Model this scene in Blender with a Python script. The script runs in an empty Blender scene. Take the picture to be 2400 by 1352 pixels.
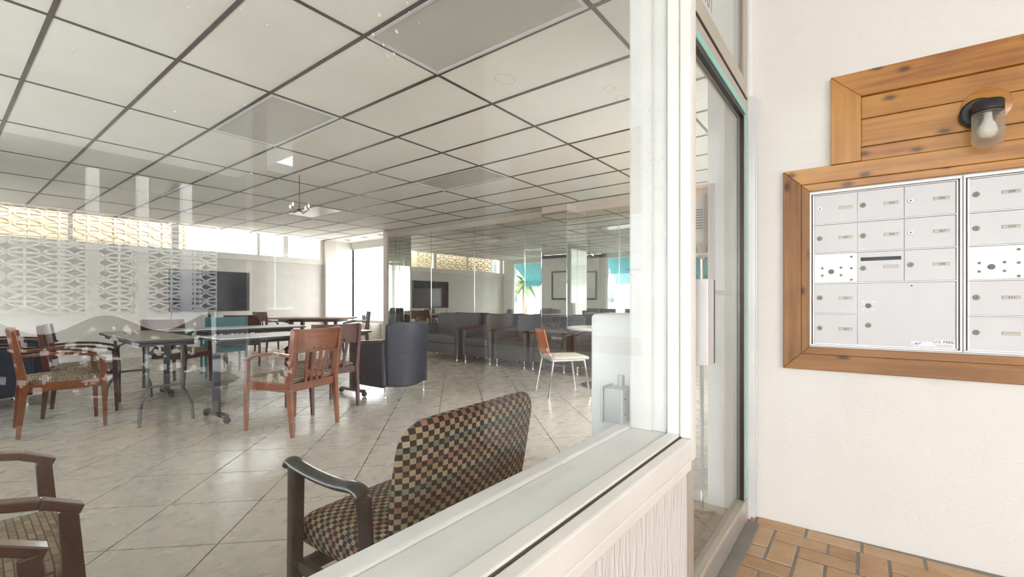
import bpy, bmesh, math, random
from mathutils import Vector, Matrix
random.seed(7)
C = bpy.context.scene.collection
sc = bpy.context.scene
PI = math.pi
# ------------------------------------------------------------------ camera, world, exposure
cam_d = bpy.data.cameras.new('camera'); cam = bpy.data.objects.new('camera', cam_d); C.objects.link(cam)
cam_d.sensor_width = 36; cam_d.sensor_fit = 'HORIZONTAL'; cam_d.lens = 16.005
cam_d.shift_y = 30 / 2400; cam_d.clip_start = 0.02; cam_d.clip_end = 400
cam.location = (0, 0, 1.1); cam.rotation_euler = (PI / 2, 0, math.radians(37.8 - 90))
sc.camera = cam
world = bpy.data.worlds.new('world'); sc.world = world; world.use_nodes = True
bg = world.node_tree.nodes['Background']
bg.inputs[0].default_value = (0.975, 0.985, 1.0, 1); bg.inputs[1].default_value = 12.0
sc.view_settings.view_transform = 'Standard'; sc.view_settings.look = 'None'
sc.view_settings.gamma = 1; sc.view_settings.use_curve_mapping = False
sc.view_settings.exposure = 0.06
sc.cycles.max_bounces = 14; sc.cycles.diffuse_bounces = 8; sc.cycles.glossy_bounces = 6
sc.cycles.transparent_max_bounces = 16; sc.cycles.transmission_bounces = 6
sc.cycles.caustics_reflective = True; sc.cycles.use_denoising = True; sc.cycles.sample_clamp_indirect = 12

# ------------------------------------------------------------------ materials
def nmat(name):
    m = bpy.data.materials.new(name); m.use_nodes = True
    nt = m.node_tree; b = nt.nodes['Principled BSDF']
    return m, nt, b
def N(nt, t, **kw):
    n = nt.nodes.new(t)
    for k, v in kw.items():
        if k.startswith('i_'):
            key = k[2:]; key = int(key) if key.isdigit() else key.replace('_', ' ')
            n.inputs[key].default_value = v
        else: setattr(n, k, v)
    return n
def L(nt, a, b): nt.links.new(a, b)
def ramp(nt, fac, stops):
    r = nt.nodes.new('ShaderNodeValToRGB'); L(nt, fac, r.inputs[0])
    e = r.color_ramp.elements
    while len(e) < len(stops): e.new(0.5)
    for el, (p, c) in zip(e, stops):
        el.position = p; el.color = (c[0], c[1], c[2], 1)
    return r.outputs[0]
def coords(nt, kind='Object', scale=(1, 1, 1), rot=(0, 0, 0)):
    tc = nt.nodes.new('ShaderNodeTexCoord'); mp = nt.nodes.new('ShaderNodeMapping')
    mp.inputs['Scale'].default_value = scale; mp.inputs['Rotation'].default_value = rot
    L(nt, tc.outputs[kind], mp.inputs[0]); return mp.outputs[0]
def wcoords(nt, scale=(1, 1, 1)):
    g = nt.nodes.new('ShaderNodeNewGeometry'); mp = nt.nodes.new('ShaderNodeMapping')
    mp.inputs['Scale'].default_value = scale; L(nt, g.outputs['Position'], mp.inputs[0]); return mp.outputs[0]
def noise(nt, vec, scale, detail=3, rough=.55):
    n = N(nt, 'ShaderNodeTexNoise', i_Scale=scale, i_Detail=detail, i_Roughness=rough)
    if vec: L(nt, vec, n.inputs['Vector'])
    return n.outputs['Fac']
def bump(nt, b, h, strength, dist=.01):
    n = N(nt, 'ShaderNodeBump', i_Strength=strength, i_Distance=dist)
    L(nt, h, n.inputs['Height']); L(nt, n.outputs[0], b.inputs['Normal'])
def plain(name, col, rough=.5, metal=0, var=0.06, bs=0, bscale=60, spec=.5, world_sp=True):
    m, nt, b = nmat(name)
    b.inputs['Roughness'].default_value = rough; b.inputs['Metallic'].default_value = metal
    b.inputs['Specular IOR Level'].default_value = spec
    v = wcoords(nt) if world_sp else coords(nt)
    f = noise(nt, v, 5, 4)
    lo = tuple(c * (1 - var) for c in col); hi = tuple(min(1, c * (1 + var * .6)) for c in col)
    L(nt, ramp(nt, f, [(.3, lo), (.7, hi)]), b.inputs['Base Color'])
    if bs: bump(nt, b, noise(nt, v, bscale, 4), bs)
    return m
def wood(name, stops, rough=.35, along='UV', sc_=(1, 1, 1), knots=False, bs=.1, coat=0):
    m, nt, b = nmat(name)
    v = coords(nt, along, sc_)
    mp = N(nt, 'ShaderNodeMapping'); mp.inputs['Scale'].default_value = (1.2, 22, 22); L(nt, v, mp.inputs[0])
    f1 = noise(nt, mp.outputs[0], 1.6, 5, .6)
    f2 = noise(nt, v, 2.2, 3)
    mx = N(nt, 'ShaderNodeMath', operation='MULTIPLY_ADD'); L(nt, f2, mx.inputs[0]); mx.inputs[1].default_value = .5
    ml = N(nt, 'ShaderNodeMath', operation='MULTIPLY'); L(nt, f1, ml.inputs[0]); ml.inputs[1].default_value = .55
    L(nt, ml.outputs[0], mx.inputs[2])
    col = ramp(nt, mx.outputs[0], stops)
    if knots:
        mpk = N(nt, 'ShaderNodeMapping'); mpk.inputs['Scale'].default_value = (3.6, 7, 1); L(nt, v, mpk.inputs[0])
        vo = N(nt, 'ShaderNodeTexVoronoi', i_Scale=1.0); vo.voronoi_dimensions = '2D'; L(nt, mpk.outputs[0], vo.inputs['Vector'])
        nz = noise(nt, v, 30, 2)
        ad = N(nt, 'ShaderNodeMath', operation='MULTIPLY_ADD'); L(nt, nz, ad.inputs[0]); ad.inputs[1].default_value = .07
        L(nt, vo.outputs['Distance'], ad.inputs[2])
        k = ramp(nt, ad.outputs[0], [(.085, (.12, .12, .12)), (.10, (.55, .5, .5)), (.17, (1, 1, 1))])
        mm = N(nt, 'ShaderNodeMix', data_type='RGBA', blend_type='MULTIPLY'); mm.inputs[0].default_value = .85
        L(nt, col, mm.inputs[6]); L(nt, k, mm.inputs[7]); col = mm.outputs[2]
    L(nt, col, b.inputs['Base Color']); b.inputs['Roughness'].default_value = rough
    if coat: b.inputs['Coat Weight'].default_value = coat; b.inputs['Coat Roughness'].default_value = .12
    if bs: bump(nt, b, f1, bs, .004)
    return m
def glass(name, tint=(1, 1, 1), dirt=0.0, refl=1.0):
    m = bpy.data.materials.new(name); m.use_nodes = True; nt = m.node_tree
    for n in list(nt.nodes): nt.nodes.remove(n)
    out = N(nt, 'ShaderNodeOutputMaterial')
    tr = N(nt, 'ShaderNodeBsdfTransparent'); tr.inputs[0].default_value = (*tint, 1)
    gl = N(nt, 'ShaderNodeBsdfGlossy'); gl.inputs['Roughness'].default_value = 0.0
    lw = N(nt, 'ShaderNodeLayerWeight', i_Blend=.5)
    p = N(nt, 'ShaderNodeMath', operation='POWER'); L(nt, lw.outputs['Facing'], p.inputs[0]); p.inputs[1].default_value = 5
    ma = N(nt, 'ShaderNodeMath', operation='MULTIPLY_ADD'); L(nt, p.outputs[0], ma.inputs[0]); ma.inputs[1].default_value = .9 * refl; ma.inputs[2].default_value = .042 * refl
    mx = N(nt, 'ShaderNodeMixShader'); L(nt, ma.outputs[0], mx.inputs[0]); L(nt, tr.outputs[0], mx.inputs[1]); L(nt, gl.outputs[0], mx.inputs[2])
    last = mx.outputs[0]
    if dirt:
        v = wcoords(nt)
        vo = N(nt, 'ShaderNodeTexVoronoi', i_Scale=46); L(nt, v, vo.inputs['Vector'])
        big = noise(nt, v, 2.6, 3)
        th = N(nt, 'ShaderNodeMapRange'); L(nt, big, th.inputs[0]); th.inputs[1].default_value = .5; th.inputs[2].default_value = .68; th.inputs[3].default_value = .0; th.inputs[4].default_value = .14
        lt = N(nt, 'ShaderNodeMath', operation='LESS_THAN'); L(nt, vo.outputs['Distance'], lt.inputs[0]); L(nt, th.outputs[0], lt.inputs[1])
        sp = N(nt, 'ShaderNodeMath', operation='MULTIPLY'); L(nt, lt.outputs[0], sp.inputs[0]); sp.inputs[1].default_value = .5
        fm = N(nt, 'ShaderNodeMath', operation='MULTIPLY_ADD'); L(nt, noise(nt, wcoords(nt, (6, 6, .8)), 3, 4), fm.inputs[0]); fm.inputs[1].default_value = dirt; L(nt, sp.outputs[0], fm.inputs[2])
        df = N(nt, 'ShaderNodeBsdfDiffuse'); df.inputs[0].default_value = (.85, .85, .85, 1)
        m2 = N(nt, 'ShaderNodeMixShader'); L(nt, fm.outputs[0], m2.inputs[0]); L(nt, last, m2.inputs[1]); L(nt, df.outputs[0], m2.inputs[2]); last = m2.outputs[0]
    L(nt, last, out.inputs[0]); return m
def emit(name, col, s):
    m, nt, b = nmat(name); b.inputs['Emission Color'].default_value = (*col, 1); b.inputs['Emission Strength'].default_value = s
    b.inputs['Base Color'].default_value = (*col, 1); return m

M = {}
def stucco(name, col, drip=False):
    m, nt, b = nmat(name); b.inputs['Roughness'].default_value = .62
    v = wcoords(nt); f = noise(nt, v, 1.3, 4)
    L(nt, ramp(nt, f, [(.3, tuple(c * .96 for c in col)), (.7, col)]), b.inputs['Base Color'])
    if drip:
        h = noise(nt, wcoords(nt, (30, 30, 5)), 1.6, 3, .5); hr = ramp(nt, h, [(.5, (0, 0, 0)), (.62, (1, 1, 1))]); bump(nt, b, hr, .45, .012)
    else:
        n1 = noise(nt, v, 7, 5, .6)
        a = N(nt, 'ShaderNodeMath', operation='SUBTRACT'); L(nt, n1, a.inputs[0]); a.inputs[1].default_value = .5
        a2 = N(nt, 'ShaderNodeMath', operation='ABSOLUTE'); L(nt, a.outputs[0], a2.inputs[0])
        r = ramp(nt, a2.outputs[0], [(0, (0, 0, 0)), (.02, (1, 1, 1))])
        bump(nt, b, r, .22, .004)
    return m
M['stucco'] = stucco('cream_stucco', (.70, .68, .645))
M['stucco_drip'] = stucco('dripped_white_stucco', (.74, .725, .69), True)
M['white'] = plain('white_paint', (.86, .86, .86), .35, bs=.06, bscale=25)
M['cream'] = plain('cream_paint', (.82, .81, .76), .4)
M['wall'] = plain('interior_wall_paint', (.66, .62, .57), .6)
M['wall_pale'] = plain('pale_wall_paint', (.74, .71, .67), .6)
M['trimpink'] = plain('beige_trim_paint', (.62, .55, .50), .6)
M['sillgrey'] = plain('grey_white_sill_paint', (.92, .92, .915), .38, bs=.08, bscale=18)
M['gap'] = plain('dark_joint', (.10, .08, .055), .8)
M['black'] = plain('black_metal', (.012, .012, .013), .4)
M['alu'] = plain('aluminium', (.62, .61, .59), .38, .7)
M['alu_tan'] = plain('tan_anodised_frame', (.52, .47, .40), .45, .3)
M['alu_white'] = plain('pale_grey_aluminium', (.68, .68, .68), .42, .25)
M['boxmetal'] = plain('brushed_mailbox_metal', (.555, .555, .565), .5, .12, var=.04)
M['teal'] = plain('teal_painted_trim', (.30, .62, .56), .5)
M['chrome'] = plain('chrome', (.75, .75, .76), .12, 1)
M['steel'] = plain('galvanised_steel', (.58, .61, .62), .4, .3)
M['lockbrass'] = plain('aged_lock_metal', (.20, .18, .13), .45, .6)
M['locklight'] = plain('pale_lock_metal', (.55, .66, .70), .3, .7)
M['lockdark'] = plain('dark_lock_core', (.10, .085, .06), .4, .6)
M['plate'] = plain('name_plate', (.40, .37, .31), .4, .2)
M['ink'] = plain('dark_ink', (.05, .045, .04), .8)
M['inkblue'] = plain('blue_ink', (.04, .09, .45), .8)
M['label'] = plain('white_sticker', (.75, .76, .79), .5)
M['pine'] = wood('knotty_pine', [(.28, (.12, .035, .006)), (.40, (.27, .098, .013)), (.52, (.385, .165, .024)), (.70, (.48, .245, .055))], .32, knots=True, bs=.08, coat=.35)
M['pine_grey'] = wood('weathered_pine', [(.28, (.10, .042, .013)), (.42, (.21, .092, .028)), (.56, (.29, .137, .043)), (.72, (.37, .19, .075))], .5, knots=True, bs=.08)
M['cherry'] = wood('cherry_stained_wood', [(.3, (.085, .018, .006)), (.5, (.17, .042, .012)), (.7, (.26, .078, .022))], .28, along='Object', coat=.4, bs=.03)
M['cherry_dark'] = wood('dark_shaded_cherry_wood', [(.3, (.030, .008, .006)), (.5, (.06, .013, .010)), (.7, (.10, .024, .016))], .28, along='Object', coat=.4, bs=.03)  # cherry darkened for dimmer-lit chairs; also dark wood on table and arm caps
M['brown'] = wood('brown_wood', [(.3, (.10, .05, .03)), (.5, (.19, .10, .06)), (.7, (.26, .15, .10))], .35, along='Object', bs=.03)
M['orangewood'] = plain('orange_stained_ply', (.48, .13, .05), .35)
M['tealwood'] = plain('teal_wood', (.05, .16, .18), .4)  # even teal colour for one chair's wood
M['espresso'] = plain('espresso_lacquer', (.028, .022, .021), .22)
M['charcoal'] = plain('dark_grey_metal', (.05, .052, .055), .45)
M['greymetal'] = plain('grey_metal', (.13, .13, .13), .4, .4)
M['tabletop_white'] = plain('white_laminate', (.82, .81, .79), .14, spec=.8)
M['tabletop_grey'] = plain('grey_brown_laminate', (.26, .23, .20), .22)
M['navy'] = plain('navy_vinyl', (.018, .026, .044), .38, bs=.05, bscale=120)
M['greyvinyl'] = plain('charcoal_grey_vinyl', (.060, .064, .072), .45, bs=.05, bscale=120)
M['beigeseat'] = plain('beige_upholstery', (.50, .44, .36), .8, bs=.2, bscale=300)
M['screen'] = plain('television_screen', (.012, .013, .016), .06, spec=.22)
M['plasticblack'] = plain('black_plastic', (.02, .02, .021), .35)
M['acwhite'] = plain('off_white_plastic', (.72, .70, .64), .4)
M['tsign'] = plain('white_transom_panel', (.80, .81, .80), .4)
M['greytrans'] = plain('grey_panel', (.42, .44, .45), .4)
M['bottle'] = plain('white_bottle_plastic', (.86, .86, .82), .35)
M['awning'] = plain('teal_canvas', (.05, .38, .46), .7)
M['asphalt'] = plain('pale_asphalt', (.42, .41, .39), .9, var=.2)
M['leaf'] = plain('palm_leaf', (.10, .16, .05), .6)
M['bark'] = plain('palm_bark', (.22, .17, .12), .9)
M['car_red'] = plain('red_car_paint', (.35, .03, .03), .25)
M['car_blue'] = plain('blue_car_paint', (.02, .04, .35), .25)
M['carglass'] = plain('dark_car_glass', (.03, .035, .04), .08)
M['tyre'] = plain('tyre_rubber', (.02, .02, .02), .8)
M['siding'] = plain('blue_grey_siding', (.42, .46, .52), .7)
M['darkpane'] = plain('dark_window_pane', (.10, .12, .14), .1)
M['tanblock'] = plain('tan_breeze_block', (.70, .60, .45), .8, bs=.2, bscale=80)
M['whiteblock'] = plain('white_breeze_block', (.80, .79, .77), .8, bs=.2, bscale=80)
M['glass'] = glass('clear_glass', (.97, .985, .98))
M['glass_front'] = glass('dirty_storefront_glass', (.98, .985, .98), .008, .9)
M['glass_door'] = glass('door_glass', (.96, .97, .965), .01, 1.0)
M['bulb'] = emit('warm_bulb', (1.0, .72, .4), 9)
M['opal'] = plain('opal_bulb', (.86, .86, .84), .3)
m, nt, b = nmat('mirror'); b.inputs['Metallic'].default_value = 1; b.inputs['Roughness'].default_value = .015; b.inputs['Base Color'].default_value = (.70, .735, .69, 1); M['mirror'] = m
m = glass('jar_glass', (.9, .91, .88), .0, 2.2); nt = m.node_tree
_o = [n for n in nt.nodes if n.type == 'OUTPUT_MATERIAL'][0]; _l = _o.inputs[0].links[0].from_socket
_d = N(nt, 'ShaderNodeBsdfTranslucent'); _d.inputs[0].default_value = (.85, .84, .78, 1); _m = N(nt, 'ShaderNodeMixShader', i_0=.28); L(nt, _l, _m.inputs[1]); L(nt, _d.outputs[0], _m.inputs[2]); L(nt, _m.outputs[0], _o.inputs[0]); M['jar'] = m
# pavers
m, nt, b = nmat('clay_paver'); b.inputs['Roughness'].default_value = .75
g = N(nt, 'ShaderNodeObjectInfo'); v = wcoords(nt)
mixn = N(nt, 'ShaderNodeMath', operation='MULTIPLY_ADD'); L(nt, g.outputs['Random'], mixn.inputs[0]); mixn.inputs[1].default_value = .35
n1 = noise(nt, v, 9, 5); ml = N(nt, 'ShaderNodeMath', operation='MULTIPLY'); L(nt, n1, ml.inputs[0]); ml.inputs[1].default_value = .75; L(nt, ml.outputs[0], mixn.inputs[2])
L(nt, ramp(nt, mixn.outputs[0], [(.2, (.33, .19, .10)), (.5, (.47, .30, .17)), (.8, (.54, .38, .24))]), b.inputs['Base Color'])
bump(nt, b, noise(nt, v, 90, 4), .25, .004); M['paver'] = m
M['grout'] = plain('grey_mortar', (.25, .23, .20), .9, var=.2, bs=.3, bscale=150)
# interior floor tile
m, nt, b = nmat('travertine_tile'); v = wcoords(nt)
mp = N(nt, 'ShaderNodeMapping'); mp.inputs['Rotation'].default_value = (0, 0, .5); mp.inputs['Scale'].default_value = (1, 1.8, 1); L(nt, v, mp.inputs[0])
n1 = noise(nt, mp.outputs[0], 4.5, 8, .62); oi = N(nt, 'ShaderNodeObjectInfo')
ad = N(nt, 'ShaderNodeMath', operation='MULTIPLY_ADD'); L(nt, oi.outputs['Random'], ad.inputs[0]); ad.inputs[1].default_value = .14; L(nt, n1, ad.inputs[2])
L(nt, ramp(nt, ad.outputs[0], [(.30, (.43, .378, .32)), (.58, (.45, .397, .34)), (.9, (.475, .425, .366))]), b.inputs['Base Color'])
L(nt, ramp(nt, n1, [(.3, (.24,) * 3), (.7, (.32,) * 3)]), b.inputs['Roughness']); bump(nt, b, n1, .03, .002); M['tile'] = m
M['tilegrout'] = plain('tile_grout', (.44, .40, .36), .9)
# ceiling tile
m, nt, b = nmat('acoustic_ceiling_tile'); v = wcoords(nt); b.inputs['Roughness'].default_value = .9
n1 = noise(nt, v, 170, 2, .5); n2 = noise(nt, v, 1.2, 3)
c1 = ramp(nt, n1, [(.28, (.42, .40, .36)), (.36, (.80, .77, .72))])
mm = N(nt, 'ShaderNodeMix', data_type='RGBA', blend_type='MULTIPLY'); mm.inputs[0].default_value = 1
L(nt, c1, mm.inputs[6]); L(nt, ramp(nt, n2, [(.3, (.93, .92, .90)), (.7, (1, 1, 1))]), mm.inputs[7]); L(nt, mm.outputs[2], b.inputs['Base Color'])
bump(nt, b, n1, .2, .003); M['ctile'] = m
M['grid'] = plain('dark_ceiling_grid', (.075, .062, .05), .45, .3)
m, nt, b = nmat('prismatic_diffuser'); v = wcoords(nt, (1, 1, 1)); b.inputs['Roughness'].default_value = .25
vo = N(nt, 'ShaderNodeTexChecker', i_Scale=140); L(nt, v, vo.inputs['Vector']); vo.inputs[1].default_value = (.46, .44, .40, 1); vo.inputs[2].default_value = (.55, .53, .49, 1)
L(nt, vo.outputs[0], b.inputs['Base Color']); M['diffuser'] = m
# checker fabric: mapping of object coords into u,v
def checker(name, uvec, vvec, cu, cv):
    m, nt, b = nmat(name); b.inputs['Roughness'].default_value = .85; b.inputs['Specular IOR Level'].default_value = .2
    tc = N(nt, 'ShaderNodeTexCoord')
    def dot(vec, s):
        d = N(nt, 'ShaderNodeVectorMath', operation='DOT_PRODUCT'); L(nt, tc.outputs['Object'], d.inputs[0]); d.inputs[1].default_value = tuple(c / s for c in vec)
        f = N(nt, 'ShaderNodeMath', operation='FLOOR'); L(nt, d.outputs['Value'], f.inputs[0]); return f.outputs[0]
    u, v = dot(uvec, cu), dot(vvec, cv)
    s = N(nt, 'ShaderNodeMath', operation='ADD'); L(nt, u, s.inputs[0]); L(nt, v, s.inputs[1])
    md = N(nt, 'ShaderNodeMath', operation='FLOORED_MODULO'); L(nt, s.outputs[0], md.inputs[0]); md.inputs[1].default_value = 2
    gt = N(nt, 'ShaderNodeMath', operation='GREATER_THAN'); L(nt, md.outputs[0], gt.inputs[0]); gt.inputs[1].default_value = .5
    row = N(nt, 'ShaderNodeMath', operation='FLOORED_MODULO'); L(nt, v, row.inputs[0]); row.inputs[1].default_value = 7
    dv = N(nt, 'ShaderNodeMath', operation='DIVIDE'); L(nt, row.outputs[0], dv.inputs[0]); dv.inputs[1].default_value = 7
    cr = nt.nodes.new('ShaderNodeValToRGB'); cr.color_ramp.interpolation = 'CONSTANT'; L(nt, dv.outputs[0], cr.inputs[0])
    e = cr.color_ramp.elements; cols = [(0, (.30, .21, .12)), (.2, (.24, .115, .085)), (.34, (.33, .24, .15)), (.5, (.28, .20, .13)), (.64, (.15, .165, .12)), (.8, (.34, .27, .18))]
    while len(e) < len(cols): e.new(.5)
    for el, (p, c) in zip(e, cols): el.position = p; el.color = (*c, 1)
    wn = N(nt, 'ShaderNodeTexWhiteNoise', noise_dimensions='2D'); cb = N(nt, 'ShaderNodeCombineXYZ'); L(nt, u, cb.inputs[0]); L(nt, v, cb.inputs[1]); L(nt, cb.outputs[0], wn.inputs['Vector'])
    br = ramp(nt, wn.outputs['Value'], [(0, (.75, .75, .75)), (1, (1.15, 1.12, 1.1))])
    mu = N(nt, 'ShaderNodeMix', data_type='RGBA', blend_type='MULTIPLY'); mu.inputs[0].default_value = 1; L(nt, cr.outputs[0], mu.inputs[6]); L(nt, br, mu.inputs[7])
    mx = N(nt, 'ShaderNodeMix', data_type='RGBA'); L(nt, gt.outputs[0], mx.inputs[0]); L(nt, mu.outputs[2], mx.inputs[6]); mx.inputs[7].default_value = (.022, .016, .018, 1)
    L(nt, mx.outputs[2], b.inputs['Base Color']); bump(nt, b, noise(nt, coords(nt), 500, 2), .25, .002)
    return m
M['check_back'] = checker('checked_back_fabric', (1, -.5, 0), (0, .25, 1), .0165, .0142)
M['check_seat'] = checker('checked_seat_fabric', (1, 0, .9), (0, 1, -.3), .0165, .0165)
# dashed seat fabric
m, nt, b = nmat('dashed_tan_fabric'); b.inputs['Roughness'].default_value = .85; b.inputs['Specular IOR Level'].default_value = .2
br = N(nt, 'ShaderNodeTexBrick'); br.offset = .5; L(nt, coords(nt), br.inputs['Vector'])
br.inputs['Color1'].default_value = (.36, .27, .17, 1); br.inputs['Color2'].default_value = (.19, .145, .10, 1); br.inputs['Mortar'].default_value = (.10, .075, .06, 1)
for k, v_ in dict(Scale=1).items(): br.inputs[k].default_value = v_
br.inputs['Mortar Size'].default_value = .0022; br.inputs['Brick Width'].default_value = .042; br.inputs['Row Height'].default_value = .016; br.inputs['Mortar Smooth'].default_value = .6
L(nt, br.outputs['Color'], b.inputs['Base Color']); bump(nt, b, br.outputs['Fac'], -.3, .003); M['dash'] = m

# ------------------------------------------------------------------ mesh helpers
class MB:
    def __init__(s): s.v = []; s.f = []; s.uv = []; s.sm = []
    def add(s, vs, fs, smooth=False, uvf=None):
        o = len(s.v); s.v += [tuple(p) for p in vs]
        for f in fs:
            s.f.append(tuple(i + o for i in f)); s.sm.append(smooth)
            s.uv.append([uvf(vs[i], f) if uvf else (vs[i][0], vs[i][2]) for i in f])
    def box(s, x0, x1, y0, y1, z0, z1, mat=None):
        x0, x1 = min(x0, x1), max(x0, x1); y0, y1 = min(y0, y1), max(y0, y1); z0, z1 = min(z0, z1), max(z0, z1)
        P = [(x, y, z) for z in (z0, z1) for y in (y0, y1) for x in (x0, x1)]
        d = (x1 - x0, y1 - y0, z1 - z0); la = d.index(max(d)); off = (random.random() * 30, random.random() * 30)
        F = [((0, 2, 3, 1), 2), ((4, 5, 7, 6), 2), ((0, 1, 5, 4), 1), ((2, 6, 7, 3), 1), ((0, 4, 6, 2), 0), ((1, 3, 7, 5), 0)]
        o = len(s.v)
        s.v += [tuple(mat @ Vector(p)) if mat else p for p in P]
        for f, ax in F:
            s.f.append(tuple(i + o for i in f)); s.sm.append(False)
            oth = [a for a in (0, 1, 2) if a != ax]
            ua = la if la in oth else oth[0]; va = [a for a in oth if a != ua][0]
            s.uv.append([(P[i][ua] + off[0], P[i][va] + off[1]) for i in f])
        return s
    def beam(s, a, b, w0, w1=None, d0=None, d1=None, up=(0, 0, 1)):
        # rectangular tapered bar from a to b
        a = Vector(a); b = Vector(b); w1 = w1 or w0; d0 = d0 or w0; d1 = d1 or w1
        t = (b - a).normalized(); u = Vector(up)
        if abs(t.dot(u)) > .95: u = Vector((0, 1, 0))
        x = t.cross(u).normalized(); y = x.cross(t).normalized()
        vs = []
        for p, w, d in ((a, w0, d0), (b, w1, d1)):
            for i, j in ((-1, -1), (1, -1), (1, 1), (-1, 1)): vs.append(p + x * i * w / 2 + y * j * d / 2)
        ln = (b - a).length
        s.add(vs, [(0, 3, 2, 1), (4, 5, 6, 7), (0, 1, 5, 4), (1, 2, 6, 5), (2, 3, 7, 6), (3, 0, 4, 7)], False)
        return s
    def tube(s, pts, r, n=10, ry=None, caps=True, closed=False):
        pts = [Vector(p) for p in pts]; rs = r if isinstance(r, (list, tuple)) else [r] * len(pts)
        rings = []; up = Vector((0, 0, 1))
        for i, p in enumerate(pts):
            a = pts[max(i - 1, 0)]; c = pts[min(i + 1, len(pts) - 1)]
            if closed: a = pts[i - 1]; c = pts[(i + 1) % len(pts)]
            t = (c - a).normalized()
            u = up if abs(t.dot(up)) < .95 else Vector((0, 1, 0))
            x = t.cross(u).normalized(); y = x.cross(t).normalized()
            k = (ry / rs[i]) if ry else 1
            rings.append([p + x * rs[i] * math.cos(2 * PI * j / n) + y * rs[i] * k * math.sin(2 * PI * j / n) for j in range(n)])
        vs = [q for ring in rings for q in ring]; fs = []
        m_ = len(pts)
        for i in range(m_ if closed else m_ - 1):
            i2 = (i + 1) % m_
            for j in range(n): fs.append((i * n + j, i * n + (j + 1) % n, i2 * n + (j + 1) % n, i2 * n + j))
        if caps and not closed: fs += [tuple(range(n))[::-1], tuple((m_ - 1) * n + j for j in range(n))]
        s.add(vs, fs, True); return s
    def lathe(s, prof, c=(0, 0, 0), n=20, ax='z', mat=None):
        vs = []; fs = []
        for r, h in prof:
            for j in range(n):
                a = 2 * PI * j / n; p = Vector((r * math.cos(a), r * math.sin(a), h))
                if ax == 'y': p = Vector((p.x, -p.z, p.y))
                vs.append(Vector(c) + p)
        for i in range(len(prof) - 1):
            for j in range(n): fs.append((i * n + j, i * n + (j + 1) % n, (i + 1) * n + (j + 1) % n, (i + 1) * n + j))
        if prof[0][0] > 1e-5: fs.append(tuple(range(n))[::-1])
        if prof[-1][0] > 1e-5: fs.append(tuple((len(prof) - 1) * n + j for j in range(n)))
        if mat: vs = [mat @ p for p in vs]
        s.add(vs, fs, True); return s
    def prism(s, poly, h0, h1, plane='xy', smooth=False):
        n = len(poly)
        def P(a, b_, h): return {'xy': (a, b_, h), 'xz': (a, h, b_), 'yz': (h, a, b_)}[plane]
        vs = [P(a, b_, h0) for a, b_ in poly] + [P(a, b_, h1) for a, b_ in poly]
        fs = [tuple(range(n))[::-1], tuple(range(n, 2 * n))] + [(i, (i + 1) % n, n + (i + 1) % n, n + i) for i in range(n)]
        ia, ib = {'xy': (0, 1), 'xz': (0, 2), 'yz': (1, 2)}[plane]
        s.add(vs, fs, smooth, lambda p, f: (p[ia], p[ib])); return s
    def surf(s, fn, nu, nv, thick):
        # closed shell around fn(u,v)->(point, normal)
        A = []; B = []
        for i in range(nu + 1):
            for j in range(nv + 1):
                p, n_ = fn(i / nu, j / nv); p = Vector(p); n_ = Vector(n_).normalized()
                A.append(p + n_ * thick / 2); B.append(p - n_ * thick / 2)
        k = len(A); w = nv + 1; fs = []
        for i in range(nu):
            for j in range(nv):
                a, b_, c, d = i * w + j, (i + 1) * w + j, (i + 1) * w + j + 1, i * w + j + 1
                fs.append((a, b_, c, d)); fs.append((k + d, k + c, k + b_, k + a))
        for i in range(nu):
            fs.append((i * w, k + i * w, k + (i + 1) * w, (i + 1) * w)); a = i * w + nv; b_ = (i + 1) * w + nv; fs.append((a, b_, k + b_, k + a))
        for j in range(nv):
            fs.append((j, j + 1, k + j + 1, k + j)); a = nu * w + j; fs.append((a, k + a, k + a + 1, a + 1))
        s.add(A + B, fs, True); return s
    def cushion(s, x0, x1, y0, y1, z0, z1, r=.03, dome=.0, n=10, taper=0):
        # rounded, slightly domed block
        cx, cy, cz = (x0 + x1) / 2, (y0 + y1) / 2, (z0 + z1) / 2; hx, hy, hz = (x1 - x0) / 2, (y1 - y0) / 2, (z1 - z0) / 2
        vs = []; idx = {}; fs = []
        def vert(a, b_, c):
            key = (round(a, 5), round(b_, 5), round(c, 5))
            if key in idx: return idx[key]
            rr = min(r, hx, hy, hz); q = []
            def sp(t): return math.copysign(abs(math.sin(t * PI / 2)) ** .6, t)
            p = Vector((sp(a) * hx, sp(b_) * hy, sp(c) * hz)); i_ = Vector((max(-hx + rr, min(hx - rr, p.x)), max(-hy + rr, min(hy - rr, p.y)), max(-hz + rr, min(hz - rr, p.z))))
            d = p - i_
            if d.length > 1e-9: p = i_ + d.normalized() * rr
            if c > 0: p.z += dome * (1 - (p.x / hx) ** 2) * (1 - (p.y / hy) ** 2) * c
            if taper: p.x *= 1 + taper * (p.y / hy)
            idx[key] = len(vs); vs.append((cx + p.x, cy + p.y, cz + p.z)); return idx[key]
        for ax in range(3):
            for sg in (-1, 1):
                for i in range(n):
                    for j in range(n):
                        q = []
                        for di, dj in ((0, 0), (1, 0), (1, 1), (0, 1)):
                            a, b_ = -1 + 2 * (i + di) / n, -1 + 2 * (j + dj) / n; t = [0, 0, 0]; t[ax] = sg; t[(ax + 1) % 3] = a; t[(ax + 2) % 3] = b_
                            q.append(vert(*t))
                        fs.append(tuple(q) if sg > 0 else tuple(q[::-1]))
        s.add(vs, fs, True); return s
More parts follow.
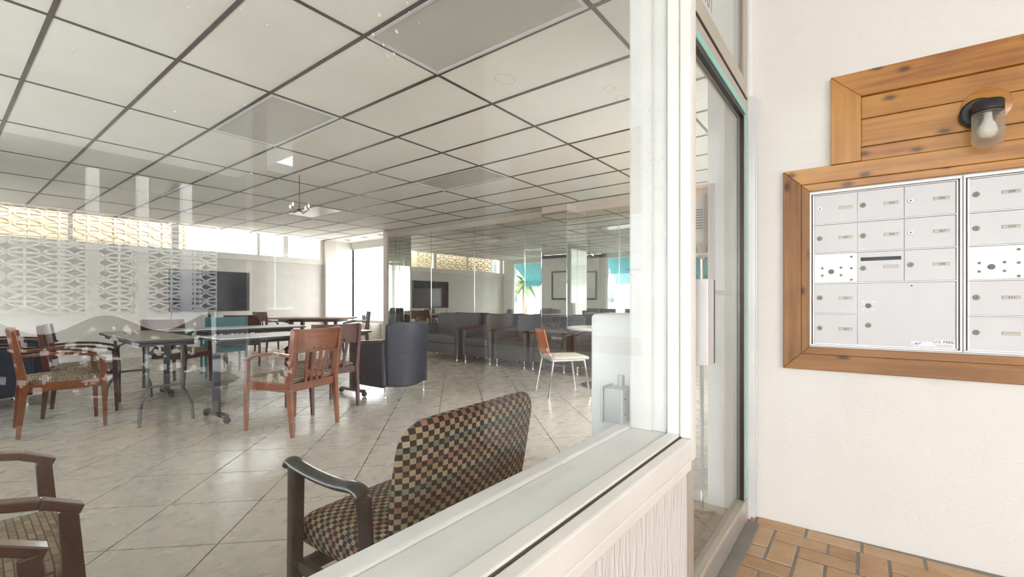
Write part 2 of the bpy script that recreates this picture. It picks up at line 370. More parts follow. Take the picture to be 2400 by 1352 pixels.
    def mesh(s, name, mat):
        me = bpy.data.meshes.new(name); me.from_pydata(s.v, [], s.f)
        uvl = me.uv_layers.new(name='UVMap'); k = 0; flat = []
        for uvs in s.uv:
            for q in uvs: flat += [q[0], q[1]]
        uvl.data.foreach_set('uv', flat)
        me.polygons.foreach_set('use_smooth', s.sm)
        if any(s.sm):
            me.set_sharp_from_angle(angle=math.radians(42))
        me.materials.append(mat); me.update(); return me
    def build(s, name, mat, parent=None, bev=0, seg=2, kind=None, label=None):
        o = bpy.data.objects.new(name, s.mesh(name, mat)); C.objects.link(o)
        if parent: o.parent = parent
        if bev:
            md = o.modifiers.new('bevel', 'BEVEL'); md.width = bev; md.segments = seg; md.limit_method = 'ANGLE'; md.angle_limit = math.radians(40)
            if seg > 2:
                for p in o.data.polygons: p.use_smooth = True
        if kind: o['kind'] = kind
        if label: o['label'] = label
        return o
def tag(o, label=None, cat=None, group=None, kind=None):
    for k, v_ in (('label', label), ('category', cat), ('group', group), ('kind', kind)):
        if v_: o[k] = v_
    return o
def empty(name, loc=(0, 0, 0), rz=0, **kw):
    o = bpy.data.objects.new(name, None); C.objects.link(o); o.location = loc; o.rotation_euler = (0, 0, rz); o.empty_display_size = .1
    return tag(o, **kw)
def copy_tree(o, parent=None):
    c = o.copy(); C.objects.link(c); c.parent = parent
    for ch in list(o.children): copy_tree(ch, c)
    return c
def place(proto, loc, rz, label, used, group=None):
    o = proto if not used.get(proto.name) else copy_tree(proto)
    used[proto.name] = True; o.location = loc; o.rotation_euler = (0, 0, rz); o['label'] = label
    if group: o['group'] = group
    return o
used = {}
def text(name, body, size, mat, parent, loc, rot=(PI / 2, 0, 0), ax='CENTER', shear=0, sx=1, ext=.0004):
    cu = bpy.data.curves.new(name, 'FONT'); cu.body = body; cu.size = size; cu.align_x = ax; cu.align_y = 'CENTER'; cu.extrude = ext; cu.shear = shear
    cu.materials.append(mat); tmp = bpy.data.objects.new(name, cu); me = bpy.data.meshes.new_from_object(tmp); bpy.data.objects.remove(tmp); bpy.data.curves.remove(cu)
    o = bpy.data.objects.new(name, me); C.objects.link(o); o.parent = parent; o.location = loc; o.rotation_euler = rot; o.scale = (sx, 1, 1); return o
def clip(poly, x0, x1, y0, y1):
    for ax, lim, sg in ((0, x0, 1), (0, x1, -1), (1, y0, 1), (1, y1, -1)):
        out = []
        for i, p in enumerate(poly):
            q = poly[i - 1]; ip = sg * (p[ax] - lim) >= 0; iq = sg * (q[ax] - lim) >= 0
            if ip != iq:
                t = (lim - q[ax]) / (p[ax] - q[ax]); out.append((q[0] + t * (p[0] - q[0]), q[1] + t * (p[1] - q[1])))
            if ip: out.append(p)
        poly = out
        if len(poly) < 3: return []
    return poly

# ------------------------------------------------------------------ dimensions
XL, XR, YF, YB, HC = -.45, 6.85, .65, 11.4, 2.72
GY = .515                                        # storefront glass plane
def st(name, mb, mat, parent=None, bev=0):
    return mb.build(name, M[mat], parent, bev, kind='structure' if not parent else None)

# ---- floor: diagonal stone tiles
fl = st('floor', MB().box(XL, 7.6, .45, YB, -.12, -.012), 'tilegrout'); tag(fl, 'interior floor laid with diagonal stone tiles')
side = .457; hd = side / math.sqrt(2); jt = .006
full = None; far_mb = MB(); cand = []
for a in range(-22, 24):
    for b_ in range(0, 36):
        # cell between lines x-y = -.86+.648a and x+y = 3.78+.652b
        dmin = -.86 + .648 * a; smin = 4.43 + .648 * (b_ - 7)
        d, s_ = dmin + .324, smin + .324; cx, cy = (s_ + d) / 2, (s_ - d) / 2
        q = hd - jt * .7
        poly = clip([(cx - q, cy), (cx, cy - q), (cx + q, cy), (cx, cy + q)], XL + .002, 7.3, .475, YB - .002)
        if len(poly) >= 3: cand.append((math.hypot(cx, cy) if cy > 0 else 99, cx, cy, poly, q))
cand.sort(key=lambda t: t[0])
for i, (dd, cx, cy, poly, q) in enumerate(cand):
    whole = len(poly) == 4 and abs(max(p[0] for p in poly) - min(p[0] for p in poly) - 2 * q) < 1e-6 and abs(max(p[1] for p in poly) - min(p[1] for p in poly) - 2 * q) < 1e-6
    if i < 290:
        if whole:
            if full is None: full = MB().prism([(-q, 0), (0, -q), (q, 0), (0, q)], -.012, 0).mesh('tile', M['tile'])
            o = bpy.data.objects.new('tile', full); C.objects.link(o); o.parent = fl; o.location = (cx, cy, 0)
        else: MB().prism(poly, -.012, 0).build('tile', M['tile'], fl)
    else: far_mb.prism(poly, -.012, 0)
far_mb.build('tile_field', M['tile'], fl, kind='stuff')

# ---- ceiling: grid and tiles
ce = st('ceiling', MB().box(XL - .1, 7.5, .44, YB + .1, HC + .03, HC + .12), 'white'); tag(ce, 'suspended ceiling of white tiles in a dark metal grid')
gx = [.435 + .605 * k for k in range(-2, 11)]; gy = [2.42 - 1.232 + 1.232 * k for k in range(-1, 9)]
xs = [XL] + [g for g in gx if g > XL + .05 and g < 6.5] + [6.5]; ys = [YF] + [g for g in gy if g > YF + .05 and g < YB] + [YB]
lights = {(1.645, 1.188): 'large square-lensed ceiling light nearest the shop window', (1.645, 3.652): 'ceiling light panel in the second lit row behind the nearest one',
          (4.065, 3.652): 'ceiling light panel hanging nearest the mirrored wall', (1.645, 7.348): 'small far ceiling light panel at the left above the tables', (4.065, 7.348): 'far ceiling light panel near the candle chandelier'}
tcache = {}
for i in range(len(xs) - 1):
    for j in range(len(ys) - 1):
        x0, x1, y0, y1 = xs[i], xs[i + 1], ys[j], ys[j + 1]; lit = None
        for (lx, ly), lab in lights.items():
            if abs(x0 - lx) < .1 and abs(y0 - ly) < .1: lit = lab
        if lit:
            t = empty('ceiling_light', ((x0 + x1) / 2, (y0 + y1) / 2, HC), label=lit, cat='ceiling light', group='recessed fluorescent ceiling panels')
            w, d = (x1 - x0) / 2 - .012, (y1 - y0) / 2 - .012
            mb = MB(); r_ = .022
            for a in ((-w, w, -d, -d + r_), (-w, w, d - r_, d), (-w, -w + r_, -d + r_, d - r_), (w - r_, w, -d + r_, d - r_)): mb.box(*a, -.008, .02)
            mb.build('frame', M['alu_white'], t, .002); MB().box(-w + r_, w - r_, -d + r_, d - r_, .002, .012).build('diffuser', M['diffuser'], t)
            continue
        key = (round(x1 - x0, 3), round(y1 - y0, 3))
        if key not in tcache:
            w, d = key[0] / 2 - .003, key[1] / 2 - .003; tcache[key] = MB().box(-w, w, -d, d, .003, .018).mesh('ceiling_tile', M['ctile'])
        o = bpy.data.objects.new('ceiling_tile', tcache[key]); C.objects.link(o); o.parent = ce; o.location = ((x0 + x1) / 2, (y0 + y1) / 2, HC)
for g in xs[1:-1]: MB().box(g - .012, g + .012, YF, YB, HC - .003, HC + .03).build('main_runner', M['grid'], ce)
for g in ys[1:-1]: MB().box(XL, 6.5, g - .011, g + .011, HC - .002, HC + .03).build('cross_runner', M['grid'], ce)
mb = MB(); mb.box(XL, 6.5, YB - .012, YB, HC - .012, HC); mb.box(6.488, 6.5, 3, YB, HC - .005, HC); mb.build('edge_angle', M['grid'], ce)
MB().box(6.5, 7.35, .5, YB, HC, HC + .03).build('plaster_border', M['wall_pale'], ce)

M['stain'] = plain('water_stain', (.62, .56, .46), .9)
for x_, y_, r_ in ((2.60, 2.08, .085), (3.20, 1.54, .05), (3.41, 1.54, .05)):
    MB().tube([(x_ + r_ * math.cos(a_ * PI / 12), y_ + r_ * .8 * math.sin(a_ * PI / 12), HC + .003) for a_ in range(24)], .003, 6, ry=.001, closed=True).build('stain_ring', M['stain'], ce)
# ---- back wall with clerestory
wb = st('wall_back', MB().box(XL - .1, 6.52, YB, YB + .12, 0, 2.06), 'wall'); tag(wb, 'plain beige rear wall under the clerestory windows')
MB().box(XL, 6.52, YB - .035, YB + .12, 2.06, 2.2).build('ledge', M['wall_pale'], wb, .004)
MB().box(6.50, 6.80, YB - .12, YB + .12, 0, HC).build('pier', M['wall'], wb); MB().box(6.80, 7.42, YB - .05, YB + .12, 0, HC).build('pilaster', M['wall_pale'], wb)
MB().box(XL, 6.5, YB - .012, YB, 0, .09).build('skirting', M['wall_pale'], wb)
w2 = empty('window_2', (0, YB, 0), kind='structure', label='long clerestory window under the ceiling of the rear wall')
for x, w in ((-.35, .1), (1.617, .06), (3.208, .12), (4.857, .06), (5.50, .12), (6.45, .1)): MB().box(x - w / 2, x + w / 2, -.02, .08, 2.2, HC).build('mullion', M['wall_pale'], w2, .003)
pts = [-.3, 1.587, 3.148, 4.827, 5.44, 6.4]; st_ = [-.3, 1.647, 3.268, 4.887, 5.56]
for a, b_ in zip(st_, pts[1:]): MB().box(a, b_, .03, .036, 2.2, HC).build('pane', M['glass'], w2)

# ---- left wall with windows
wl = st('wall_left', MB().box(XL - .15, XL, 10.95, YB, 0, HC).box(XL - .15, XL, 6.95, 9.45, 0, HC).box(XL - .15, XL, .5, 10.95, 0, .55).box(XL - .15, XL, .5, 10.95, 2.6, HC)
        .box(XL - .15, XL, 4.7, 4.95, .55, 2.6).box(XL - .15, XL, .5, .9, .55, 2.6), 'wall_pale'); tag(wl, 'pale wall with wide street windows seen in the mirrors')
for n_, (a, b_) in enumerate(((9.45, 10.95), (4.95, 6.95), (.9, 4.7))):
    w = empty('window_%d' % (n_ + 3), (XL - .08, (a + b_) / 2, .55), kind='structure', label=['street window beside the rear corner', 'middle street window in the left wall', 'unseen wide window added for daylight nearest the shopfront'][n_])  # last of the three is out of view, added to let daylight in
    h = (b_ - a) / 2; mb = MB().box(-.03, .03, -h, -h + .05, 0, 2.05).box(-.03, .03, h - .05, h, 0, 2.05).box(-.03, .03, -h + .05, h - .05, 0, .05).box(-.03, .03, -h + .05, h - .05, 2.0, 2.05)
    mb.build('frame', M['white'], w, .003); MB().box(-.003, .003, -h + .05, h - .05, .05, 2.0).build('pane', M['glass'], w)

# ---- right wall with mirrors
wr = st('wall_right', MB().box(XR, XR + .45, YF, 8.66, 0, HC).box(6.49, XR + .45, 8.66, 8.8, 0, HC).box(6.51, XR, 3.9, 4.4, 0, HC), 'trimpink'); tag(wr, 'right wall faced with tall mirror panels')
def mpanel(x0, x1, y0, y1, z0=.5, z1=2.61): MB().box(x0, x1, y0, y1, z0, z1).build('mirror_panel', M['mirror'], wr, .004, 2)
for a, b_ in ((.66, 1.86), (1.865, 3.125), (3.13, 3.895), (4.405, 5.0), (5.005, 6.275), (6.28, 7.565), (7.57, 8.495), (8.5, 8.655)): mpanel(XR - .008, XR - .001, a, b_)
for y_ in (1.8625, 3.1275, 5.0025, 6.2775, 7.5675, 8.4975): MB().box(XR - .016, XR - .0085, y_ - .009, y_ + .009, .5, 2.61).build('seam_strip', M['chrome'], wr, .002)
mpanel(6.502, 6.509, 3.9, 4.4); mpanel(6.505, XR - .01, 3.892, 3.899); mpanel(6.505, XR - .01, 4.401, 4.408); mpanel(6.53, XR - .01, 8.652, 8.659)
MB().box(XR - .03, XR, YF, 8.64, 2.62, HC).build('top_trim', M['trimpink'], wr, .003)
# ---- alcove with big window
wa = st('wall_alcove', MB().box(7.3, 7.45, 9.3, YB, 0, .55).box(7.3, 7.45, 9.3, YB, 2.58, HC).box(7.3, 7.45, 8.8, 9.4, 0, HC), 'wall_pale'); tag(wa, 'alcove end wall around the large bright window')
w = empty('window_6', (7.36, 10.35, .55), kind='structure', label='large blown-out window above the air conditioner')
MB().box(-.03, .03, -.95, -.91, 0, 2.03).box(-.03, .03, 1.0, 1.05, 0, 2.03).box(-.03, .03, -.91, 1.0, 1.99, 2.03).box(-.06, .03, -.91, 1.0, 0, .04).build('frame', M['wall_pale'], w, .003)
MB().box(-.003, .003, -.91, 1.0, .04, 1.99).build('pane', M['glass'], w)
for i, y in enumerate((10.8, 10.03, 9.34)):
    t = empty('recessed_light', (6.85, y, HC), cat='ceiling light', group='recessed round lights over the alcove', label='small round recessed light over the alcove, ' + ['nearest the rear wall', 'middle of three', 'nearest the mirrored pier'][i])
    MB().lathe([(.06, .0), (.10, -.012), (.10, 0)]).build('ring', M['wall_pale'], t); MB().lathe([(.0, -.005), (.06, -.006), (.06, .01), (0, .01)]).build('lamp_opening', M['charcoal'], t)

# ---- storefront wall, window_1
wf = st('wall_front', MB().box(-3.2, 1.457, .44, .66, 0, .62), 'stucco_drip'); tag(wf, 'low textured white wall under the shop window')
MB().box(-3.2, 7.3, .44, .65, 2.95, 3.1).build('header', M['white'], wf)
MB().box(-3.2, XL - .05, .435, .66, .62, 2.95).build('left_pier', M['white'], wf)
MB().box(2.70, 3.3, .52, .65, 0, 2.95).box(6.9, 7.3, .52, .65, 0, 2.95).box(3.3, 6.9, .52, .65, 0, .5).box(3.3, 6.9, .52, .65, 2.65, 2.95).build('right_run', M['wall_pale'], wf)
MB().box(3.3, 6.9, .58, .585, .5, 2.65).build('added_daylight_pane', M['glass'], wf)  # unseen window opening added on this side to bring in daylight
w1 = empty('window_1', (0, GY, .62), kind='structure', label='painted shop window frame and glass, nearest the camera')
def part(name, mat, parent, *boxes, bev=.004, seg=2):
    mb = MB()
    for b_ in boxes: mb.box(*b_)
    return mb.build(name, M[mat], parent, bev, seg)
# local y = world y - GY, local z = world z - .62
part('inner_sill', 'sillgrey', w1, (-.5, 1.52, .003, .125, .0, .044))
part('inner_nosing', 'sillgrey', w1, (-.5, 1.52, .127, .178, .0, .050), bev=.008)
part('glazing_bead', 'cream', w1, (-.5, 1.50, -.0445, -.004, .0, .052), bev=.003)
part('dark_joint', 'gap', w1, (-.5, 1.49, -.047, -.0445, .0, .046), (-.5, 1.50, -.0045, .001, .0, .0455), bev=0)
part('outer_sill', 'cream', w1, (-.5, 1.492, -.083, -.047, -.02, .044), bev=.006)
part('apron_board', 'cream', w1, (-.5, 1.478, -.084, -.070, -.05, -.019), bev=.004)
part('jamb', 'white', w1, (1.50, 1.565, .002, .132, .045, 2.33), bev=.003)
part('jamb_strip', 'white', w1, (1.494, 1.50, .05, .125, .045, 2.33), bev=.002)
part('stop_bead', 'cream', w1, (1.487, 1.53, -.043, -.003, .045, 2.33), bev=.004)
part('casing', 'cream', w1, (1.475, 1.492, -.082, -.047, .045, 2.33), (1.492, 1.535, -.082, -.045, -.03, 2.33), bev=.006)
part('pane', 'glass_front', w1, (-.5, 1.50, -.002, .002, .045, 2.33), bev=0)
part('head', 'white', w1, (-.5, 1.53, -.08, .135, 2.33, 2.4))

# ---- door_1
DY = .462
dr = empty('door_1', (1.535, DY, 0), kind='structure', label='narrow-framed glass entrance door with teal edges')
# local x 0..0.97
part('jamb_frame', 'alu_tan', dr, (0, .03, 0, .10, 0, 2.10), (.945, .972, .0, .10, 0, 2.86), bev=.003)
part('head_frame', 'alu_tan', dr, (0, .945, -.004, .10, 2.098, 2.15), bev=.003)
part('head_line', 'black', dr, (0, .945, -.0045, -.002, 2.092, 2.097), bev=0)
part('top_rail', 'alu_tan', dr, (.03, .94, .0, .045, 2.045, 2.09), bev=.003)
part('teal_strip', 'teal', dr, (.06, .925, -.003, .01, 2.012, 2.044), bev=.002)
part('gasket', 'black', dr, (.075, .905, .002, .02, 1.993, 2.011), (.893, .905, .002, .02, .135, 1.993), bev=0)
part('stile', 'alu_tan', dr, (.03, .075, 0, .045, .02, 2.045), (.905, .94, .0, .045, .12, 2.012), bev=.003)
part('teal_stile', 'teal', dr, (.9395, .9448, -.006, .04, .13, 2.03), bev=.001)
part('bottom_rail', 'alu', dr, (.03, .94, 0, .045, .012, .115), bev=.003)
part('rail_lip', 'alu_tan', dr, (.03, .94, -.006, .04, .116, .134), bev=.003)
part('glass', 'glass_door', dr, (.075, .893, .018, .024, .134, 1.993), bev=0)
part('threshold', 'grout', dr, (-.05, .97, -.055, .11, .001, .010), bev=.002)
part('push_bar', 'alu_white', dr, (.08, .90, .055, .075, 1.13, 1.15), bev=.004)
h_ = part('handle', 'alu_white', dr, (.05, .125, -.052, -.004, .885, 1.175), bev=.003)
part('edge_plate', 'charcoal', h_, (.1255, .133, -.053, -.004, .887, 1.173), bev=.001)
tr_ = empty('window_7', (1.535, DY, 2.15), kind='structure', label='transom over the entrance door with painted street number')
part('panel', 'tsign', tr_, (0, .80, .028, .034, 0, .72), bev=0)
part('grey_panel', 'greytrans', tr_, (.80, .90, .028, .034, 0, .72), bev=0)
part('gasket', 'black', tr_, (.90, .915, .02, .034, 0, .72), bev=0)
part('frame', 'alu_tan', tr_, (0, .945, .0, .06, -.002, .03), (.915, .945, .0, .06, .03, .72), bev=.002)
text('street_number', '4401', .11, M['ink'], tr_, (.43, .027, .145), sx=.85, ax='RIGHT')
part('pane', 'glass', tr_, (.0, .915, .012, .016, .03, .72), bev=0)
# metal channel at the wall corner
ch = st('trim_1', MB().box(2.512, 2.528, .43, .458, .03, 2.12).box(2.533, 2.546, .425, .455, .03, 2.12).box(2.51, 2.548, .452, .47, .03, 2.12), 'alu_white', bev=.002); tag(ch, 'pale metal channel beside the glass door')
st('trim_2', MB().box(2.55, 2.63, .46, .65, 0, 2.95), 'white'); st('trim_3', MB().box(2.508, 2.55, .50, .65, 0, 2.95), 'white')
tag(bpy.data.objects['trim_2'], 'white pier inside the door'); tag(bpy.data.objects['trim_3'], 'narrow white return inside the door')
st('trim_4', MB().box(1.46, 1.54, .52, .66, 0, .62), 'stucco_drip'); tag(bpy.data.objects['trim_4'], 'end of the low wall beside the door')
hw = MB().cushion(1.62, 1.80, .66, .865, 0, 1.052, .02).build('half_wall', M['white'], kind='structure'); tag(hw, 'white half-height partition behind the window post')

# ---- mailbox wall (local frame: x = s away from the door, -y = outwards)
P0 = Vector((2.609, .459, 0)); ANG = math.atan2(-.9988, .049)
def wl_empty(name, s=0, z=0, **kw):
    p = P0 + Vector((math.cos(ANG) * s, math.sin(ANG) * s, z)); return empty(name, p, ANG, **kw)
wm = wl_empty('wall_mailbox', kind='structure', label='cream stucco wall carrying the mailboxes')
MB().box(-.06, .247, 0, .25, -.02, 3.1).box(1.60, 1.80, 0, .25, -.02, 3.1).box(1.80, 5.2, .03, .25, -.02, 3.1).box(.247, 1.60, 0, .25, -.02, .887).box(.247, 1.60, 0, .25, 1.624, 3.1).box(.247, 1.6, .18, .25, .887, 1.624).build('stucco_face', M['stucco'], wm)

def board(name, poly, y0, y1, parent, mat='pine', vert=False):
    mb = MB(); mb.prism(poly, y0, y1, 'xz')
    offu, offv = random.random() * 20, random.random() * 20
    mb.uv = [[((q[1], q[0]) if vert else (q[0], q[1])) for q in f] for f in mb.uv]
    mb.uv = [[(q[0] + offu, q[1] + offv) for q in f] for f in mb.uv]
    return mb.build(name, M[mat], parent, .003)
for k in range(15): MB().box(1.802, 5.2, .006, .03, -.02 + k * .208, .184 + k * .208).build('added_dark_board', M['brown'], wm, .004)  # invented dark cladding on the stretched wall, mutes its reflection in the glass
# lower frame: outer boards + inner slanted lining
fr = wl_empty('mailbox_surround', label='knotty pine frame around the wall mailboxes', cat='wooden frame')
a, b_, c, d = .138, 1.71, .772, 1.737; i1 = .075
board('top_board', [(a, d), (b_, d), (b_ - i1, d - i1), (a + i1, d - i1)], -.022, 0, fr)
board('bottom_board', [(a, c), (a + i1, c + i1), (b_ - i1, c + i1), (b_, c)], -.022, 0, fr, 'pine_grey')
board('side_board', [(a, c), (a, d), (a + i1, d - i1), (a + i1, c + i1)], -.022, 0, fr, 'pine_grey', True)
board('side_board', [(b_, c), (b_ - i1, c + i1), (b_ - i1, d - i1), (b_, d)], -.022, 0, fr, 'pine', True)
e_, f_, g_, h_ = a + i1, b_ - i1, c + i1, d - i1; j = .034
board('inner_strip', [(e_, h_), (f_, h_), (f_ - j, h_ - j), (e_ + j, h_ - j)], -.017, .0, fr)
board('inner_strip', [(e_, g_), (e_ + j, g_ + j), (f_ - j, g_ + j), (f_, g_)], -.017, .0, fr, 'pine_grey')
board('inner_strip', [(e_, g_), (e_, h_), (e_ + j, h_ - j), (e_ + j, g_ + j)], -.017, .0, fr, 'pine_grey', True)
board('inner_strip', [(f_, g_), (f_ - j, g_ + j), (f_ - j, h_ - j), (f_, h_)], -.017, .0, fr, 'pine', True)
# upper panel
up = wl_empty('light_panel', label='knotty pine plank panel above the mailboxes holding the jar lamp', cat='wooden panel')
a, b_, c, d = .330, 1.50, 1.738, 2.146; i1 = .114
board('frame_board', [(a, d), (b_, d), (b_ - i1, d - i1), (a + i1, d - i1)], -.026, 0, up)
board('frame_board', [(a, c), (a, d), (a + i1, d - i1), (a + i1, c)], -.026, 0, up, 'pine', True)
board('frame_board', [(b_, c), (b_ - i1, c), (b_ - i1, d - i1), (b_, d)], -.026, 0, up, 'pine', True)
zz = [2.033, 1.930, 1.803, 1.738]
for k in range(3): board('plank', [(a + i1, zz[k + 1] + .0015), (b_ - i1, zz[k + 1] + .0015), (b_ - i1, zz[k] - .0015), (a + i1, zz[k] - .0015)], -.012, 0, up)
MB().box(a + i1, b_ - i1, -.004, 0, c, 2.03).build('backing', M['gap'], up)
# jar lamp
lp = wl_empty('jar_lamp', .846, 1.888, label='black jelly jar wall lamp with ribbed glass on pine panel', cat='lamp')
MB().lathe([(.077, 0), (.077, .006), (.070, .010), (0, .010)], (0, -.012, 0), 32, 'y').build('wood_disc', M['pine'], lp)
MB().lathe([(.060, 0), (.060, .012), (.052, .020), (0, .020)], (-.022, -.022, -.025), 28, 'y').build('back_plate', M['black'], lp)
MB().lathe([(0, .045), (.042, .045), (.046, .04), (.046, .004), (.042, 0), (0, 0)], (-.008, -.085, -.045), 28).tube([(-.008, -.03, -.022), (-.008, -.075, -.022)], .02, 12).build('cap', M['black'], lp)
prof = [(.043, .0)]
for k in range(12): z = -.006 - k * .0095; prof += [(.0475, z), (.0455, z - .004)]
prof += [(.042, -.122), (.03, -.130), (0, -.130)]
MB().lathe(prof, (-.008, -.085, -.045), 32).build('ribbed_jar', M['jar'], lp)
MB().lathe([(.012, .0), (.013, -.03), (.024, -.05), (.0285, -.07), (.024, -.09), (.012, -.1), (0, -.102)], (-.008, -.085, -.045), 20).build('bulb', M['opal'], lp)
# mailbox cabinets
def lock(parent, x, z, mat='lockbrass', r=.0105, y=-.004):
    t = MB().lathe([(r, 0), (r, .003), (r * .85, .0045), (0, .0045)], (x, y, z), 18, 'y').build('lock', M[mat], parent)
    MB().box(x - r * .12 , x + r * .5, y - .0052, y - .004, z - .0009, z + .0009).lathe([(r * .45, .0), (r * .42, .0050), (0, .0050)], (x, y, z), 12, 'y').build('keyhole', M['lockdark'], t)
def plate(parent, x0, z, txt=None, w=.0515, h=.0125, dark=False):
    p = MB().box(x0, x0 + w, -.0055, -.004, z - h / 2, z + h / 2).build('name_plate', M['plate'], parent)
    MB().box(x0 - .0008, x0 + w + .0008, -.0058, -.004, z + h / 2, z + h / 2 + .0012).box(x0 - .0008, x0 + .0006, -.0058, -.004, z - h / 2, z + h / 2).build('holder', M['greymetal'], p)
    if txt: text('number_print', txt, .0125, M['ink'], p, (x0 + w * .52, -.0058, z), sx=1.15, ext=.0002)
def door_leaf(parent, x0, x1, z0, z1, mat='boxmetal', name='box_door'):
    return MB().box(x0 + .001, x1 - .001, -.004, .004, z0 + .001, z1 - .001).build(name, M[mat], parent, .0008)
rows = [1.6045, 1.4635, 1.3255, 1.184, 1.039, .896]
def cabinet(s0, s1, c0, cols, label):
    t = wl_empty('mailbox_cabinet', label=label, cat='mailbox', group='aluminium mailbox cabinets set in the pine frame')
    MB().box(s0, s1, .01, .17, .888, 1.623).build('case', M['alu'], t)
    mb = MB().box(s0, s1, -.010, .012, 1.611, 1.623).box(s0, s1, -.010, .012, .888, .8955).box(s0, s0 + .008, -.010, .012, .8955, 1.611).box(s1 - .008, s1, -.010, .012, .8955, 1.611)
    mb.box(s0 + .013, s1 - .013, -.006, .01, 1.6045, 1.609).box(s0 + .013, s0 + .02, -.006, .01, .90, 1.6045).box(s1 - .018, s1 - .012, -.006, .01, .90, 1.6045)
    mb.build('rim', M['alu_white'], t, .0015)
    MB().box(s0 + .008, s0 + .013, -.001, .01, .8955, 1.611).box(s1 - .012, s1 - .008, -.001, .01, .8955, 1.611).box(s0 + .013, s1 - .013, -.001, .01, 1.609, 1.611).build('shadow_gap', M['gap'], t)
    return t
w_ = .164
cb = cabinet(.247, .779, .267, 3, 'left mailbox cabinet with boxes 301 to 308 and the large parcel door')
def cell(i, r): return (.267 + w_ * i, .267 + w_ * (i + 1), rows[r + 1] + .0045, rows[r] - .0005)
nums = {(0, 0): None, (0, 1): '301', (0, 3): '302', (0, 4): '303', (1, 0): '304', (1, 1): '305', (2, 0): '306', (2, 1): '307', (2, 2): '308'}
for (i, r), tx in nums.items():
    x0, x1, z0, z1 = cell(i, r); D_ = door_leaf(cb, x0, x1, z0, z1)
    lock(D_, x0 + .021, (z0 + z1) / 2 + .003, 'locklight' if (i, r) in ((0, 0), (2, 0), (2, 1)) else 'lockbrass'); plate(D_, x0 + .095, (z0 + z1) / 2 + .001, tx)
x0, x1, z0, z1 = cell(1, 2); D_ = door_leaf(cb, x0, x1, z0, z1); lock(D_, x0 + .021, 1.251); plate(D_, x0 + .095, 1.254)
MB().box(x0 + .012, x1 - .01, -.0046, -.0038, 1.284, 1.300).build('mail_slot', M['black'], D_, .006, 3)
x0, x1, z0, z1 = cell(0, 2); D_ = door_leaf(cb, x0, x1, z0, z1, 'alu_white', 'service_panel')
def service(D_, dx):
    MB().lathe([(.019, 0), (.019, .001), (0, .001)], (.333 + dx, -.004, 1.240), 24, 'y').build('lock_ring', M['label'], D_); lock(D_, .333 + dx, 1.240, 'lockdark', .0105, -.005)
    for sx, sz in ((.298, 1.257), (.298, 1.222), (.370, 1.257), (.370, 1.222), (.409, 1.306), (.409, 1.253), (.409, 1.200)):
        MB().lathe([(.0055, 0), (.005, .0025), (0, .003)], (sx + dx, -.004, sz), 12, 'y').box(sx + dx - .004, sx + dx + .004, -.0076, -.0066, sz - .0006, sz + .0006).build('screw', M['greymetal'], D_)
service(D_, 0)
x0, x1 = .431, .759; D_ = door_leaf(cb, x0, x1, rows[5] + .0045, rows[3] - .0005, name='parcel_door')
lock(D_, .471, 1.080, 'lockdark'); lock(D_, .471, .991, 'lockbrass')
for sx in (.452, .490):
    for sz in (1.062, 1.098): MB().lathe([(.003, 0), (.003, .001), (0, .001)], (sx, -.004, sz), 10, 'y').build('rivet', M['alu'], D_)
MB().lathe([(.003, 0), (.0, .002)], (.62, -.004, 1.168), 10, 'y').build('rivet', M['lockdark'], D_)
s1 = MB().box(.688, .757, -.0052, -.004, .9045, .936).build('us_mail_sticker', M['label'], D_)
text('sticker_print', 'U.S. MAIL', .0165, M['ink'], s1, (.7225, -.0056, .927), ext=.0001); text('sticker_print', 'approved by the postmaster general', .0038, M['ink'], s1, (.7225, -.0056, .9145), ext=.0001); text('sticker_print', 'UNITED STATES POSTAL SERVICE', .0035, M['ink'], s1, (.7225, -.0056, .909), ext=.0001)
s1 = MB().box(.618, .687, -.0052, -.004, .9065, .927).build('maker_sticker', M['label'], D_)
text('maker_logo', 'AF', .0165, M['inkblue'], s1, (.634, -.0056, .9165), shear=.6, sx=1.3, ext=.0001)
mb = MB()
for r in (1, 2, 3): mb.box(.262, .762, -.008, .004, rows[r] - .0005, rows[r] + .0045)
mb.box(.262, .432, -.008, .004, rows[4], rows[4] + .0045); mb.build('divider', M['alu_white'], cb, .0015)
cb2 = cabinet(.781, 1.60, .8, 5, 'right mailbox cabinet starting with boxes 309 to 311')
nn = ['309', '310', 'S', '311', None]
for i in range(5):
    for r in range(5):
        x0 = .799 + .1565 * i; x1 = x0 + .1565; z0, z1 = rows[r + 1] + .0045, rows[r] - .0005
        if r == 2 and i == 0:
            D_ = door_leaf(cb2, x0, x1, z0, z1, 'alu_white', 'service_panel'); service(D_, .531); continue
        D_ = door_leaf(cb2, x0, x1, z0, z1); lock(D_, x0 + .021, (z0 + z1) / 2 + .003); plate(D_, x0 + .095, (z0 + z1) / 2 + .001, nn[r] if i == 0 else None)
mb = MB()
for r in (1, 2, 3, 4): mb.box(.795, 1.585, -.008, .004, rows[r] - .0005, rows[r] + .0045)
mb.build('divider', M['alu_white'], cb2, .0015)

